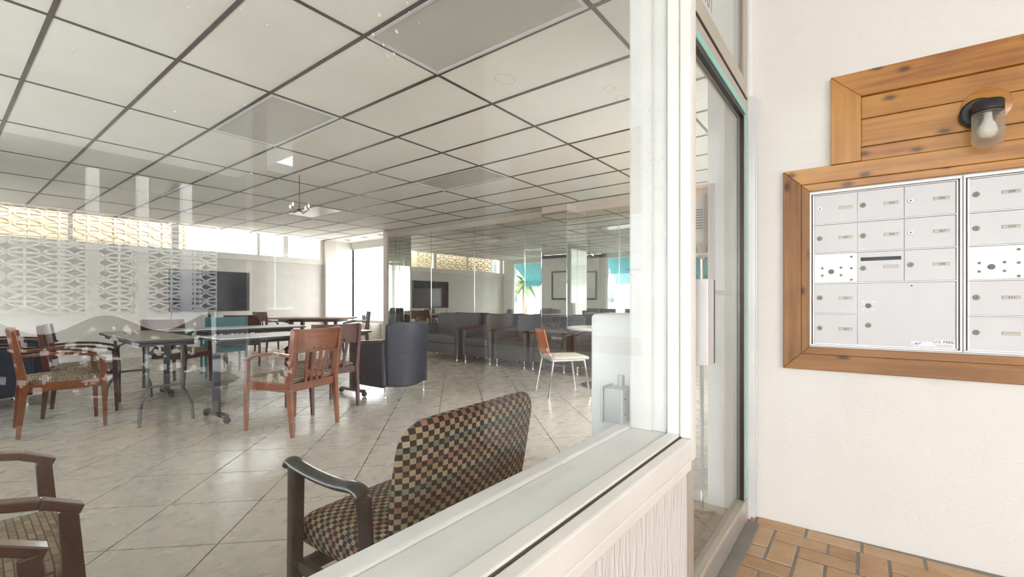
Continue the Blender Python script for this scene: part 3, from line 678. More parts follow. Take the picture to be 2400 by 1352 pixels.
# ---- walkway of clay pavers outside
wk = st('walkway', MB().box(-3.2, 3.2, -5.5, .44, -.12, -.003), 'grout'); tag(wk, 'clay paver walkway outside the door')
U = .1055; bl, bw = 2 * U - .011, U - .011
bricks = []
y0_, x0_ = .4475, 2.516
for jrow in range(0, 44):
    for i in range(0, 44):
        k = (i - jrow) % 4
        if k == 0:   # brick along x: rows j, j+1
            bricks.append((x0_ - U * (jrow + 1), y0_ - U * (i + .5), True))
        elif k == 1: bricks.append((x0_ - U * (jrow + .5), y0_ - U * (i + 1), False))
    if (3 - 0) % 4 == 3 and jrow == 0: pass
extra = []
for j_ in range(2, 44, 4): extra.append((x0_ - U * (j_ + .5), y0_ - U * .5, None))
for i in range(0, 44):
    if (i + 1) % 4 == 0: extra.append((x0_ - U * .5, y0_ - U * (i + .5), None))      # half pavers against the border row
for i in range(-1, 21): extra.append((x0_ + .049, .434 - .211 * (i + .5), False))
allb = [(math.hypot(x - 2.1, y - .1), x, y, o) for x, y, o in bricks + extra if x > -2.2]
allb.sort(key=lambda t: t[0])
bm = {True: MB().box(-bl / 2, bl / 2, -bw / 2, bw / 2, -.014, 0).mesh('brick', M['paver']), False: MB().box(-bw / 2, bw / 2, -bl / 2, bl / 2, -.014, 0).mesh('brick', M['paver']), None: MB().box(-bw / 2, bw / 2, -bw / 2, bw / 2, -.014, 0).mesh('brick', M['paver'])}
fm = MB()
for n_, (dd, x, y, o_) in enumerate(allb):
    if y > .43 and x < 2.2: pass
    if n_ < 290:
        o = bpy.data.objects.new('brick', bm[o_]); C.objects.link(o); o.parent = wk; o.location = (x, y, random.uniform(-.0015, .0005))
        md = o.modifiers.new('b', 'BEVEL'); md.width = .0025; md.segments = 1
    else:
        hx, hy = (bl / 2, bw / 2) if o_ else ((bw / 2, bl / 2) if o_ is False else (bw / 2, bw / 2)); fm.box(x - hx, x + hx, y - hy, y + hy, -.014, 0)
fm.build('brick_field', M['paver'], wk, kind='stuff')
cn = st('shade_canopy', MB().box(-9, 3.1, -7.0, .44, 3.1, 3.25).box(-9.1, -8.9, -8.6, -3.2, -.12, 3.1), 'white'); tag(cn, 'white walkway canopy with added side wall, stretched to cut daylight')  # oversized roof and unseen side wall added to hold back sky light

# ------------------------------------------------------------------ furniture
def guest_chair(name, label, wmat, smat, fmat='dash'):
    t = empty(name, label=label, cat='chair')
    W, Dp = .25, .24
    def rear(z):  # y of rear post
        return -Dp - (.10 * max(0, (z - .42)) ** 1.2 * 1.7) - .0
    for sx in (-1, 1):
        MB().beam((sx * W, Dp + .01, 0), (sx * W, Dp, .42), .026, .034, .026, .040).beam((sx * W, Dp, .42), (sx * W, Dp - .012, .60), .034, .032, .040, .036).build('leg', M[wmat], t, .003)
        MB().beam((sx * W, -Dp - .035, 0), (sx * W, rear(.42), .42), .026, .042, .028, .05).beam((sx * W, rear(.42), .42), (sx * (W - .003), rear(.865), .865), .042, .034, .05, .03).build('leg', M[wmat], t, .003)
        ap = [(sx * (W + .004), Dp + .012, .598), (sx * (W + .006), Dp - .06, .632), (sx * (W + .006), .05, .66), (sx * (W + .004), -.08, .668), (sx * W, rear(.66) + .01, .655)]
        mb = MB()
        for p, q in zip(ap[:-1], ap[1:]): mb.beam(p, q, .04, .04, .022, .022)
        mb.build('arm', M[wmat], t, .003)
    z0, z1 = .36, .425
    MB().box(-W, W, Dp - .01, Dp + .014, z0, z1).box(-W, W, -Dp - .012, -Dp + .012, z0, z1).box(-W - .012, -W + .012, -Dp, Dp, z0, z1).box(W - .012, W + .012, -Dp, Dp, z0, z1).build('seat_frame', M[wmat], t, .002)
    MB().cushion(-W + .014, W - .014, -Dp + .014, Dp + .02, .405, .462, .028, .03, 8).build('seat', M[fmat], t)
    # curved back panel with three small square openings
    def bx(u, z): return Vector((u * (W + .012), rear(z) - .035 * (1 - u * u) + (.012 if abs(u) > .95 else 0), z + .006 * (u * u)))
    mb = MB(); nx = 17
    for i in range(nx):
        u0, u1 = -1 + 2 * i / nx, -1 + 2 * (i + 1) / nx
        segs = [(.675, .695), (.715, .868)] if i in (6, 8, 10) else [(.675, .868)]
        for za, zb in segs:
            q = [bx(u0, za), bx(u1, za), bx(u1, zb), bx(u0, zb)]; t_ = Vector((0, .022, 0))
            mb.add(q + [p + t_ for p in q], [(0, 1, 2, 3), (7, 6, 5, 4), (0, 4, 5, 1), (3, 2, 6, 7)] + ([(0, 3, 7, 4)] if i in (0, 6 + 1, 8 + 1, 11) or True else []) + [(1, 5, 6, 2)], False)
    mb.build('back_panel', M[smat], t)
    for u in (-.42, -.14, .14, .42):
        MB().beam(bx(u, .68) + Vector((0, .011, 0)), (u * W * .85, -Dp, .40), .03, .026, .014, .014).build('slat', M[wmat], t, .002)
    return t
gc = guest_chair('guest_chair', 'x', 'cherry', 'cherry')
gd = guest_chair('guest_chair', 'x', 'cherry_dark', 'cherry_dark')
gt = guest_chair('guest_chair', 'x', 'tealwood', 'tealwood')
def hd_(dx, dy): return math.atan2(dy, dx) - PI / 2
G = 'wooden guest armchairs with patterned seats'
place(gc, (1.98, 3.985, 0), hd_(-.14, .48), 'reddish wooden armchair standing alone in the middle of the floor', used, G)
place(gd, (2.55, 4.50, 0), hd_(0, 1), 'dark wooden armchair tucked at the white table behind the red one', used, G)
place(gc, (.74, 5.57, 0), hd_(1, -.05), 'wooden armchair with glossy orange back left of folding table', used, G)
place(gd, (1.0, 6.25, 0), hd_(.97, -.24), 'dark wooden armchair just behind the orange-backed one at left', used, G)
place(gd, (2.07, 7.2, 0), hd_(.79, .61), 'dark red armchair whose back shows below the television left corner', used, G)
place(gt, (2.75, 7.62, 0), hd_(.2, .98), 'teal slatted armchair below the television', used, G)
place(gd, (3.35, 8.45, 0), hd_(.4, .9), 'dark armchair below the right corner of the television', used, G)
place(gd, (4.72, 10.35, 0), hd_(1, .05), 'far dark armchair left of the brown dining table', used, G)
place(gd, (5.85, 8.95, 0), hd_(-.85, .5), 'far armchair right of the brown dining table by the bright window', used, G)
place(gd, (-.01, 1.775, 0), hd_(1, -.03), 'armchair cut by the left frame edge, arm and woven seat showing', used, G)
place(gd, (-.11, 1.06, 0), hd_(1, -.03), 'armchair at the lower left corner, nearest the glass', used, G)

# foreground checked chair
fc = empty('checked_armchair', (.955, 1.15, 0), math.radians(2), label='armchair in checked multicolour fabric with black arms right under window', cat='chair')
def rounded(pts, r, n=6):
    out = []
    for i, p in enumerate(pts):
        p = Vector((p[0], p[1])); a = Vector(pts[i - 1]) - p; b_ = Vector(pts[(i + 1) % len(pts)]) - p; rr = r[i] if isinstance(r, (list, tuple)) else r
        a = p + a.normalized() * min(rr, a.length * .45); b2 = p + b_.normalized() * min(rr, b_.length * .45)
        for k in range(n + 1):
            t = k / n; q = a * (1 - t) ** 2 + p * 2 * t * (1 - t) + b2 * t * t; out.append((q.x, q.y))
    return out
pl = rounded([(-.245, .36), (.245, .36), (.275, .60), (.268, .815), (-.268, .815), (-.275, .60)], [.03, .03, .1, .09, .09, .1], 7)
def backy(x, z): return -.205 - .17 * (z - .42) - .045 * (1 - (x / .27) ** 2)
n_ = len(pl); mb = MB(); vs = []; T = .062; rings = 9
for k in range(rings):
    a = -PI / 2 + PI * k / (rings - 1); ins = .030 * (1 - math.cos(a)); off = math.sin(a) * T / 2
    for (x, z) in pl:
        cx_, cz_ = 0, .58; dx, dz = x - cx_, z - cz_; ln = math.hypot(dx, dz); f = (ln - ins) / ln
        X, Z = cx_ + dx * f, cz_ + dz * f; vs.append((X, backy(X, Z) + off, Z))
fs = []
for k in range(rings - 1):
    for i in range(n_): fs.append((k * n_ + i, k * n_ + (i + 1) % n_, (k + 1) * n_ + (i + 1) % n_, (k + 1) * n_ + i))
# caps as inward rings
def cap(base, sg):
    prev = base; start = len(vs)
    for s_ in (.75, .5, .25):
        cur = len(vs)
        for i in range(n_):
            x, y, z = vs[base + i]; X, Z = x * s_, .58 + (z - .58) * s_; vs.append((X, backy(X, Z) + sg * T / 2, Z))
        for i in range(n_):
            q = (prev + i, prev + (i + 1) % n_, cur + (i + 1) % n_, cur + i); fs.append(q if sg > 0 else q[::-1])
        prev = cur
    cc = len(vs); vs.append((0, backy(0, .58) + sg * T / 2, .58))
    for i in range(n_): q = (prev + i, prev + (i + 1) % n_, cc); fs.append(q if sg > 0 else q[::-1])
cap(0, -1); cap((rings - 1) * n_, 1)
mb.add(vs, fs, True); mb.build('backrest', M['check_back'], fc)
MB().cushion(-.255, .255, -.20, .235, .355, .455, .045, .02, 12).build('seat', M['check_seat'], fc)
for sx in (-1, 1):
    X = sx * .278
    def arm_pts(n=14):
        ctrl = [(X, -.138, .575), (X, -.132, .605), (X, -.10, .618), (X, -.02, .610), (X, .08, .610), (X, .17, .618), (X, .205, .626), (X, .222, .612)]
        return ctrl
    ctrl = arm_pts(); pts2 = []
    for i in range(len(ctrl) - 1):
        p0, p1, p2, p3 = [Vector(ctrl[max(0, min(len(ctrl) - 1, i + k))]) for k in (-1, 0, 1, 2)]
        for k in range(4):
            t_ = k / 4; pts2.append(.5 * ((2 * p1) + (-p0 + p2) * t_ + (2 * p0 - 5 * p1 + 4 * p2 - p3) * t_ ** 2 + (-p0 + 3 * p1 - 3 * p2 + p3) * t_ ** 3))
    pts2.append(Vector(ctrl[-1]))
    MB().tube(pts2, .023, 12, ry=.015).build('arm', M['espresso'], fc)
    MB().beam((X, .20, 0), (X, .185, .62), .034, .036, .032, .04).build('leg', M['espresso'], fc, .006, 3)
    MB().tube([(X, -.20, 0), (X, -.165, .3), (X, -.135, .60)], [.016, .019, .019], 12).build('leg', M['espresso'], fc)
MB().box(-.27, .27, .15, .18, .30, .34).box(-.27, .27, -.19, -.16, .30, .34).box(-.285, -.262, -.18, .18, .31, .345).box(.262, .285, -.18, .18, .31, .345).build('seat_frame', M['espresso'], fc, .003)

# tub chairs
def tub(name, vinyl, capmat, w=.66, dp=.66, seats=1):
    t = empty(name, label='x', cat='armchair'); hw_, hd2 = w / 2, dp / 2
    def bf(u, v):
        x = (u * 2 - 1) * (hw_ - .03) * (.93 + .07 * v); z = .13 - .02 * math.sin(PI * u) + v * (.75 - .05 * abs(u * 2 - 1) ** 6 + .0)
        return (x, -hd2 + .06 - .07 * math.sin(PI * u) - .05 * v, z), (0, 1, .05)
    MB().surf(bf, 18, 10, .075).build('backrest', M[vinyl], t, .02, 3)
    for sx in (-1, 1):
        def af(u, v, sx=sx):
            y = -hd2 + .04 + u * (dp - .06); return (sx * (hw_ - .035 + .02 * math.sin(PI * u)), y, .12 + v * (.47 + .05 * (1 - u))), (1, 0, 0)
        MB().surf(af, 10, 6, .075).build('arm', M[vinyl], t, .02, 3)
        mb = MB()
        for k in range(6):
            u0, u1 = .05 + k * .16, .05 + (k + 1) * .16
            z = lambda u: .605 + .05 * (1 - u)
            mb.beam((sx * (hw_ - .035 + .02 * math.sin(PI * u0)), -hd2 + .04 + u0 * (dp - .04), z(u0)), (sx * (hw_ - .035 + .02 * math.sin(PI * u1)), -hd2 + .04 + u1 * (dp - .04), z(u1)), .07, .07, .022, .022)
        mb.build('arm_cap', M[capmat], t, .006)
    MB().cushion(-hw_ + .07, hw_ - .07, -hd2 + .10, hd2, .30, .46, .04, .02, 8).build('seat_cushion', M[vinyl], t)
    MB().box(-hw_ + .07, hw_ - .07, -hd2 + .08, hd2 - .02, .13, .31).build('front_rail', M[vinyl], t, .015, 3)
    for sx in (-1, 1):
        for sy in (-1, 1): MB().lathe([(.017, 0), (.014, .01), (.010, .03), (.012, .08), (.017, .11), (.017, .14)], (sx * (hw_ - .05), sy * (hd2 - .06), 0), 12).build('foot', M['chrome'], t)
    return t
tn = tub('tub_chair', 'navy', 'cherry_dark'); tg = tub('tub_chair', 'greyvinyl', 'cherry_dark', .68, .7); ls = tub('loveseat', 'greyvinyl', 'cherry_dark', 1.25, .7)
G2 = 'vinyl tub chairs'
place(tn, (3.48, 4.57, 0), 0, 'navy tub chair with its back turned, beside the wooden chairs', used, G2)
place(tn, (.72, 8.35, 0), hd_(1, -.1), 'navy tub chair behind the orange-backed armchair at left', used, G2)
place(tn, (.36, 7.2, 0), hd_(1, .1), 'navy tub chair cut by the left edge of the frame', used, G2)
for i, y in enumerate((3.1, 3.93, 4.68, 5.42)):
    place(tg, (6.28 if i else 6.25, y, 0), hd_(-1, 0), 'grey tub chair against the mirrors, ' + ['nearest the white half wall', 'in front of the mirrored pier', 'second from the loveseat', 'next to the loveseat'][i], used, G2)
place(ls, (6.30, 6.52, 0), hd_(-1, 0), 'charcoal vinyl loveseat against the mirrors behind the navy chair', used); ls['category'] = 'sofa'

# tables
ft = empty('folding_table', (1.37, 5.74, 0), math.radians(-2), label='grey folding table with bent metal legs at left', cat='table')
MB().box(-.24, .24, -.82, .82, .735, .765).build('tabletop', M['tabletop_grey'], ft, .004); MB().box(-.243, .243, -.823, .823, .735, .757).build('edge_band', M['charcoal'], ft, .003)
MB().box(-.20, .20, -.78, .78, .70, .735).build('apron', M['charcoal'], ft)
for sy in (-1, 1):
    for sx in (-1, 1):
        y = sy * .68
        MB().tube([(sx * .13, y, .71), (sx * .13, y, .34), (sx * .14, y + sy * .02, .28), (sx * .19, y + sy * .06, .16), (sx * .20, y + sy * .07, 0)], .0145, 10).build('leg', M['greymetal'], ft)
    MB().tube([(-.13, sy * .68, .33), (.13, sy * .68, .33)], .010, 8).tube([(-.13, sy * .68, .60), (.0, sy * .45, .70)], .008, 8).build('brace', M['greymetal'], ft)
def seminar(name):
    t = empty(name, label='x', cat='table')
    MB().box(-.78, .78, -.28, .28, .742, .766).build('tabletop', M['tabletop_white'], t, .003); MB().box(-.782, .782, -.282, .282, .741, .760).build('edge_band', M['charcoal'], t)
    MB().box(-.70, .70, -.03, .03, .69, .742).build('beam', M['charcoal'], t)
    for sx in (-1, 1):
        l_ = MB().beam((sx * .72, 0, .07), (sx * .72, 0, .70), .06, .06, .045, .045).build('leg', M['charcoal'], t, .006)
        MB().box(sx * .72 - .03, sx * .72 + .03, -.22, .22, .045, .075).build('foot', M['charcoal'], l_, .01)
        for sy in (-1, 1): MB().lathe([(0, -.012), (.028, -.012), (.03, 0), (.028, .012), (0, .012)], (sx * .72, sy * .23, .031), 14, 'y', None).build('caster', M['black'], l_)
    return t
sm = seminar('seminar_table')
place(sm, (2.38, 4.78, 0), math.radians(1), 'narrow white-topped table behind the dark wooden chair', used, 'narrow white seminar tables')
place(sm, (2.46, 6.43, 0), math.radians(-5), 'narrow white-topped table farther back below the television', used, 'narrow white seminar tables')
dt = empty('dining_table', (5.12, 9.35, 0), math.radians(-52), label='brown rectangular dining table near the rear wall', cat='table')
MB().box(-.80, .80, -.4, .4, .725, .755).build('tabletop', M['brown'], dt, .004); MB().box(-.62, .62, -.3, .3, .67, .725).build('apron', M['cherry_dark'], dt)
for sx in (-1, 1):
    for sy in (-1, 1): MB().beam((sx * .40, sy * .26, 0), (sx * .36, sy * .26, .70), .05, .07).build('leg', M['cherry_dark'], dt, .003)
rt = empty('round_table', (5.42, 2.72, 0), label='white round pedestal table beside the orange chair', cat='table')
MB().lathe([(0, .765), (.44, .765), (.45, .755), (.45, .738), (.44, .73), (0, .73)], n=40).build('tabletop', M['tabletop_white'], rt)
MB().lathe([(.26, 0), (.26, .015), (.06, .05), (.035, .08), (.035, .70), (.12, .73)], n=24).build('pedestal', M['charcoal'], rt)
# orange chair with chrome legs
oc = empty('stacking_chair', (4.66, 2.84, 0), hd_(.78, -.62), label='orange-backed chair with thin chrome legs and beige seat', cat='chair')
def obf(u, v): x = (u * 2 - 1) * .20 * (1 - .12 * v); return (x, -.235 - .06 * v - .03 * (1 - (u * 2 - 1) ** 2), .50 + .28 * v), (0, 1, .2)
MB().surf(obf, 10, 6, .014).build('backrest', M['orangewood'], oc, .004)
MB().cushion(-.22, .22, -.2, .24, .425, .465, .02, .012, 8).build('seat', M['beigeseat'], oc)
for sx in (-1, 1):
    MB().tube([(sx * .25, -.27, 0), (sx * .21, -.20, .42), (sx * .17, -.26, .56)], .011, 8).build('leg', M['chrome'], oc); MB().tube([(sx * .24, .24, 0), (sx * .20, .18, .42)], .011, 8).build('leg', M['chrome'], oc)
MB().tube([(-.21, -.20, .42), (-.2, .18, .42), (.2, .18, .42), (.21, -.2, .42)], .009, 8, closed=True).build('seat_frame', M['chrome'], oc)

# television on stand
tv = empty('television', (3.74, 11.0, 0), 0, label='large flat black television on a stand at the rear wall', cat='television')
MB().box(-.75, .75, -.03, .03, .885, 1.745).build('casing', M['plasticblack'], tv, .006); MB().box(-.735, .735, -.034, -.03, .905, 1.73).build('screen', M['screen'], tv)
MB().box(-.055, .055, .0, .05, .12, .95).box(-.35, .35, -.25, .2, .0, .04).build('stand', M['charcoal'], tv, .005); MB().box(-.12, .45, -.2, .05, .70, .72).build('shelf', M['charcoal'], tv, .003)
MB().tube([(-.70, .0, .90), (-.72, .02, .7), (-.85, .05, .55), (-.9, .1, .1)], .006, 6).build('cable', M['plasticblack'], tv)
# air conditioner
ac = empty('air_conditioner', (7.2, 10.45, 0), 0, label='off-white window air conditioner below the bright window', cat='air conditioner')
MB().box(-.22, .10, -.45, .45, .05, .52).build('case', M['acwhite'], ac, .015, 3)
for k in range(9): MB().box(-.232, -.218, -.42, .42, .09 + k * .035, .105 + k * .035).build('louver', M['acwhite'], ac, .002)
MB().box(-.2, .0, -.40, .1, .52, .526).build('grille', M['greymetal'], ac); MB().box(-.2, .02, .16, .40, .52, .527).build('control_panel', M['label'], ac)
cd = empty('leaning_card', (7.2, 10.6, .527), 0, label='grey card leaning on the window above the air conditioner', cat='card'); MB().box(-.01, .01, -.07, .07, 0, .2).build('card', M['greymetal'], cd, .002)
# electrical box on the post
eb = empty('electrical_box', (1.50, .665, .666), 0, label='galvanised electrical box on the sill corner by the post', cat='electrical box')
MB().box(-.012, .075, .003, .075, .004, .125).build('box', M['steel'], eb, .004); MB().box(-.02, .07, .076, .084, .0, .13).build('cover_plate', M['steel'], eb, .004); MB().tube([(.06, .04, .12), (.06, .04, .165)], .012, 10).build('conduit', M['steel'], eb)
for z in (.035, .09): MB().lathe([(.003, 0), (.003, .002), (0, .002)], (.01, .003, z), 8, 'y').build('knockout', M['gap'], eb)
# sanitiser bottle on a stand
sb = empty('sanitiser_dispenser', (2.605, .705, 0), 0, label='upturned white sanitiser bottle on a clear stand seen through the door', cat='dispenser')
MB().cushion(-.05, .05, -.035, .035, 1.40, 1.69, .03, 0, 8).lathe([(.03, 1.41), (.02, 1.37), (.014, 1.36), (.014, 1.33), (0, 1.33)], n=14).build('bottle', M['bottle'], sb)
MB().box(-.052, -.0515, -.022, .022, 1.47, 1.60).build('printed_label', M['label'], sb); 
for k in range(8): MB().box(-.0530, -.0515, -.018, .018, 1.59 - k * .014, 1.594 - k * .014).build('label_line', M['greymetal'], sb)
MB().box(-.06, .06, -.045, .045, 1.345, 1.36).build('holder', M['bottle'], sb, .004); MB().tube([(0, 0, .02), (0, 0, 1.345)], .010, 10).lathe([(.14, 0), (.14, .015), (0, .02)], n=20).build('stand_pole', M['chrome'], sb)
# chandelier of candle bulbs
cl = empty('candle_chandelier', (4.1, 7.6, 0), 0, label='small chandelier with four glowing candle bulbs under the ceiling', cat='chandelier')
cl.location = (2.95, 5.75, 0)
MB().tube([(0, 0, HC), (0, 0, 2.28)], .006, 8).lathe([(0, 2.30), (.03, 2.28), (0, 2.25)], n=12).build('stem', M['greymetal'], cl)
for k in range(4):
    a = k * PI / 2 + .5; x, y = .13 * math.cos(a), .13 * math.sin(a)
    MB().tube([(0, 0, 2.27), (x * .6, y * .6, 2.24), (x, y, 2.27), (x, y, 2.30)], .005, 8).build('arm', M['greymetal'], cl); MB().lathe([(.006, 2.30), (.010, 2.315), (.009, 2.33), (0, 2.352)], (x, y, 0), 10).build('bulb', M['bulb'], cl)
# picture on left wall, seen in the mirrors
pc = empty('framed_picture', (XL, 7.97, 1.65), 0, label='black-framed pale picture on left wall, seen in the mirrors', cat='picture')
MB().box(.0, .03, -.70, -.64, -.5, .5).box(.0, .03, .64, .70, -.5, .5).box(0, .03, -.64, .64, .44, .5).box(0, .03, -.64, .64, -.5, -.44).build('frame', M['black'], pc, .003)
MB().box(.0, .012, -.64, .64, -.44, .44).build('print', M['wall_pale'], pc); MB().lathe([(.30, .0), (.30, .002), (0, .002)], (0, 0, 0), 28, 'z', Matrix.Rotation(PI / 2, 4, 'Y') @ Matrix.Scale(.6, 4, (0, 1, 0))).build('oval', M['label'], pc).location = (.0115, -.2, 0)

# ------------------------------------------------------------------ outside: blocks, street
def breeze(name, mat, x0, x1, y, z0, z1, label):
    t = empty(name, (x0, y, z0), label=label, kind='structure')
    bw_, bh = .40, .20; mb = MB(); T_ = .15
    o_ = .028
    for a in ((0, bw_, 0, .014), (0, bw_, bh - .014, bh)): mb.box(a[0], a[1], 0, T_, a[2], a[3])
    for a in ((0, .016), (bw_ - .016, bw_)): mb.box(a[0], a[1], 0, T_, .014, bh - .014)
    # two facing arcs and a middle star
    def arc(cx_, cz, q, n=7):
        for k in range(n):
            a0, a1 = (q + k / n) * PI / 2, (q + (k + 1) / n) * PI / 2
            mb.prism([(cx_ + rx * math.cos(a), cz + rz * math.sin(a)) for rx, rz, a in ((.168, .076, a0), (.202, .101, a0), (.202, .101, a1), (.168, .076, a1))], .0, T_, 'xz')
    for cx_, cz, q in ((0, 0, 0), (bw_, 0, 1), (bw_, bh, 2), (0, bh, 3)): arc(cx_, cz, q)
    me = mb.mesh('block', M[mat])
    nz = int(round((z1 - z0) / bh)); nx_ = int(round((x1 - x0) / bw_))
    for i in range(nx_):
        for j in range(nz):
            o = bpy.data.objects.new('block', me); C.objects.link(o); o.parent = t; o.location = (i * bw_, 0, j * bh)
    return t
breeze('breeze_block_screen', 'tanblock', -.45, 3.55, 11.95, 1.9, 2.9, 'tan breeze block screen outside the clerestory window')
st('rear_shade_roof', MB().box(-2.2, 3.55, 11.55, 14.2, 3.05, 3.2).box(-2.2, 3.55, 14.0, 14.2, -.1, 3.05), 'tanblock'); tag(bpy.data.objects['rear_shade_roof'], 'tan roof and end wall added to shade the breeze blocks')  # roof and wall added to keep sky light off the block screen
st('rear_outer_wall', MB().box(3.55, 4.15, 11.9, 12.1, 0, 3.2).box(-.6, 3.55, 11.95, 12.05, 0, 1.9), 'tanblock'); tag(bpy.data.objects['rear_outer_wall'], 'tan wall outside the rear windows')
breeze('breeze_block_screen', 'whiteblock', .2, 3.8, -10.0, .9, 2.7, 'white breeze block screen reflected in the shop window')
st('planter_wall', MB().box(.2, 3.8, -10.1, -9.9, 0, .9), 'whiteblock'); tag(bpy.data.objects['planter_wall'], 'low wall under the white breeze block screen')
st('ground', MB().box(-60, 60, -70, 70, -.3, -.125), 'asphalt'); tag(bpy.data.objects['ground'], 'pale paved ground around the building')
for i, (x, y) in enumerate(((1.55, -8.2), (2.15, -8.2), (2.75, -8.2), (2.0, -3.7), (-2.2, -3.3))):
    o = MB().box(-.07, .07, -.07, .07, -.12, 3.1).build('post', M['white'], None, .006); o.location = (x, y, 0)
    tag(o, 'white square post ' + ['farthest left in the glass reflection', 'second in the glass reflection', 'third in the glass reflection', 'holding the canopy near the mailboxes', 'holding the canopy behind the camera'][i], 'post', 'white posts outside')
# awnings outside the left wall
for i, (y0, y1) in enumerate(((9.1, 11.2), (4.6, 7.2), (.7, 4.5))):
    o = MB().prism([(-.62, 2.75), (-1.75, 1.95), (-1.75, 1.72), (-1.73, 1.72), (-1.73, 1.93), (-.62, 2.72)], y0, y1, 'xz').build('awning', M['awning'])
    tag(o, 'teal canvas awning outside the ' + ['rear-corner', 'middle', 'wide'][i] + ' street window', 'awning', 'teal canvas awnings')
def building(x, y, w, d, h, rz, mat, label, nwin=4, nfl=2):
    t = empty('building', (x, y, -.12), rz, label=label, cat='building')
    MB().box(-w / 2, w / 2, 0, d, 0, h).build('wall', M[mat], t); MB().box(-w / 2 - .4, w / 2 + .4, -.4, d + .4, h, h + .25).build('roof', M['greymetal'], t)
    for f in range(nfl):
        for k in range(nwin):
            cx_ = -w / 2 + w * (k + .5) / nwin; z = 1.0 + f * 3.0
            q = MB().box(cx_ - .65, cx_ + .65, -.06, 0, z, z + 1.5).build('window', M['white'], t, .01); MB().box(cx_ - .58, cx_ - .03, -.08, -.05, z + .07, z + 1.43).box(cx_ + .03, cx_ + .58, -.08, -.05, z + .07, z + 1.43).build('pane', M['darkpane'], q)
building(-38, 14, 26, 8, 6.3, PI / 2, 'whiteblock', 'white two-storey building across the street, seen in the mirrors', 6)
building(-20, 30, 14, 8, 7, 0, 'siding', 'blue-grey house beyond the rear clerestory', 4)
building(1, -11.2, 11.5, 6, 4.5, PI, 'charcoal', 'dark block added behind the breeze block screen to darken its openings', 5, 1)  # added dark mass, keeps the screen openings dark in the reflection
building(30, -46, 22, 8, 4.2, PI, 'whiteblock', 'low white building across the road, reflected in the television', 5, 1)
def palm(x, y, h, label):
    t = empty('palm_tree', (x, y, -.12), label=label, cat='tree')
    MB().tube([(0, 0, 0), (.1, 0, h * .5), (.05, .05, h)], [.22, .16, .14], 10).build('trunk', M['bark'], t)
    mb = MB()
    for k in range(22):
        a = k * 2.399; L_ = 1.6; el = .9 - (k / 22) * 1.5; px, pz = 0, 0; prev = []
        for q in range(6):
            u = q / 5; r = L_ * u; z = h + math.sin(el) * r - .75 * u * u; wd = .16 * math.sin(PI * min(1, u * .9 + .1)) + .01
            cx_, cy_ = math.cos(a) * r * math.cos(el * .5), math.sin(a) * r * math.cos(el * .5); nx_, ny_ = -math.sin(a) * wd, math.cos(a) * wd
            prev.append([(cx_ + nx_, cy_ + ny_, z - .08), (cx_, cy_, z + .02), (cx_ - nx_, cy_ - ny_, z - .08)])
        vs_ = [p for r_ in prev for p in r_]; fs_ = []
        for q in range(5):
            for e in range(2): i0 = q * 3 + e; fs_.append((i0, i0 + 1, i0 + 4, i0 + 3))
        mb.add(vs_, fs_, False)
    mb.build('fronds', M['leaf'], t)
palm(-13, 19.5, 2.6, 'small palm across the street, seen in the mirrors'); palm(3.5, -30, 5, 'palm across the road, left one in the television reflection'); palm(8.5, -28, 4.5, 'palm across the road, right one in the television reflection')
def car(x, y, rz, mat, label):
    t = empty('car', (x, y, -.12), rz, label=label, cat='car')
    MB().prism(rounded([(-2.2, .3), (2.2, .3), (2.2, .8), (1.2, .95), (-2.1, 1.0)], .15, 4), -.85, .85, 'xz').build('body', M[mat], t, .06, 3)
    MB().prism(rounded([(-1.8, .95), (1.1, .95), (.35, 1.42), (-1.2, 1.42)], .15, 4), -.72, .72, 'xz').build('cabin', M['carglass'], t, .05, 3)
    for sx in (-1.35, 1.35):
        for sy in (-.8, .8): MB().lathe([(0, -.1), (.32, -.1), (.34, 0), (.32, .1), (0, .1)], (sx, sy, .33), 18, 'y').build('wheel', M['tyre'], t)
car(-17, 9.2, PI / 2, 'car_red', 'red parked car across the street, seen in the mirrors'); car(9.8, -10.5, .3, 'car_blue', 'blue parked car outside, reflected in the television'); car(14.5, 13.5, 1.2, 'acwhite', 'white parked car outside the bright alcove window')

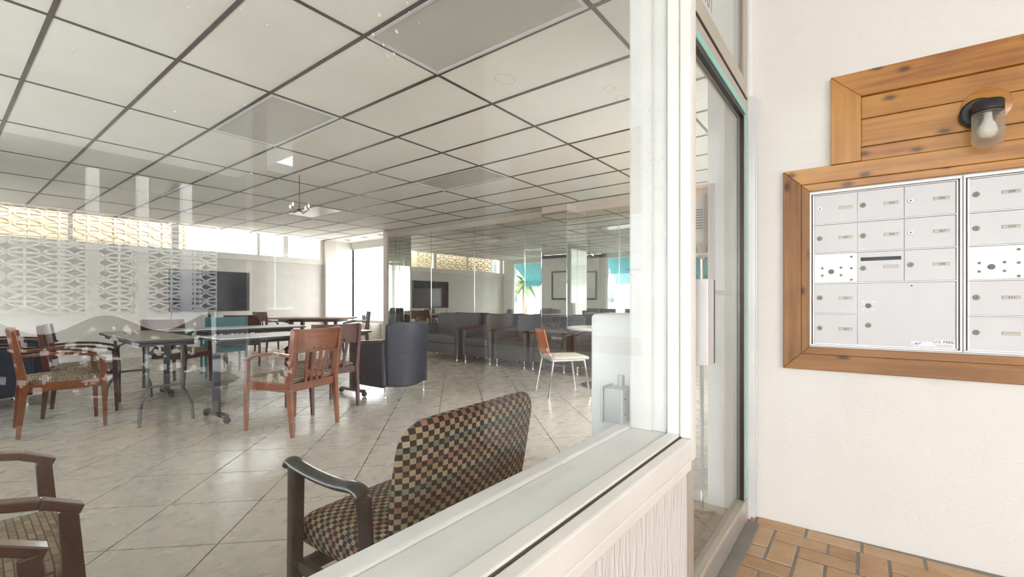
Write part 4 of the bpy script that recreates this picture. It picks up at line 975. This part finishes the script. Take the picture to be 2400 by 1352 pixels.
# pierced metal patio seats standing on the walkway, seen only as reflections
def pierced(fn, nu, nv, thick, holes):
    mb = MB(); mb.surf(fn, nu, nv, thick); w = nv + 1; k = (nu + 1) * w; keep = []
    for f in mb.f:
        ids = [i % k for i in f]; ci = sum(i // w for i in ids) / 4 / nu; cj = sum(i % w for i in ids) / 4 / nv
        same = len(set(i // k for i in f)) == 1
        if same and any((ci - hx) ** 2 / rx ** 2 + (cj - hy) ** 2 / (rx * 2.2) ** 2 < 1 for hx, hy, rx in holes): keep.append(False)
        else: keep.append(True)
    mb.uv = [u for u, q in zip(mb.uv, keep) if q]; mb.sm = [u for u, q in zip(mb.sm, keep) if q]; mb.f = [u for u, q in zip(mb.f, keep) if q]
    return mb
def patio_seat(w, label, loc, rz):
    t = empty('patio_bench' if w > 1 else 'patio_armchair', loc, rz, label=label, cat='bench' if w > 1 else 'chair', group='pierced dark metal patio seats'); h = w / 2; rnd = random.Random(int(w * 100))
    holes = [(rnd.uniform(.04, .96), rnd.uniform(.06, .92), rnd.choice((.012, .018, .026)) / w) for _ in range(int(70 * w))]
    def bf(u, v): x = (u * 2 - 1) * h; return (x, -.26 - .10 * v, .42 + v * (.52 + .06 * math.cos(u * 2 * PI * max(1, round(w / .6))))), (0, 1, .1)
    pierced(bf, int(70 * w), 30, .012, holes).build('backrest', M['black'], t)
    def sf(u, v): return ((u * 2 - 1) * h, -.26 + v * .52, .42 + .02 * math.sin(PI * v)), (0, 0, 1)
    pierced(sf, int(70 * w), 26, .012, holes).build('seat', M['black'], t)
    for sx in (-1, 1):
        for sy in (-1, 1): MB().tube([(sx * (h - .02), sy * .22, .42), (sx * (h - .06), sy * .20, .2), (sx * (h + .02), sy * .27, 0)], .016, 8).build('leg', M['black'], t)
        MB().tube([(sx * (h - .01), -.3, .66), (sx * (h + .03), -.1, .68), (sx * (h + .03), .2, .66), (sx * (h - .02), .24, .42)], .016, 8).build('arm', M['black'], t)
patio_seat(1.25, 'wide pierced black metal patio seat, widest dark shape in the glass reflection', (.72, -2.85, 0), math.radians(10))
patio_seat(.62, 'single pierced black metal patio seat, right of the wide one in reflection', (1.95, -2.55, 0), math.radians(-25))
pt = empty('patio_table', (.75, -1.75, 0), label='small round black metal patio table reflected over the left floor tiles', cat='table')
MB().lathe([(0, .70), (.30, .70), (.31, .69), (.30, .68), (0, .68)], n=30).build('tabletop', M['black'], pt)
for k in range(3):
    a = k * 2.094; MB().tube([(.05 * math.cos(a), .05 * math.sin(a), .68), (.04 * math.cos(a), .04 * math.sin(a), .35), (.26 * math.cos(a), .26 * math.sin(a), 0)], .014, 8).build('leg', M['black'], pt)
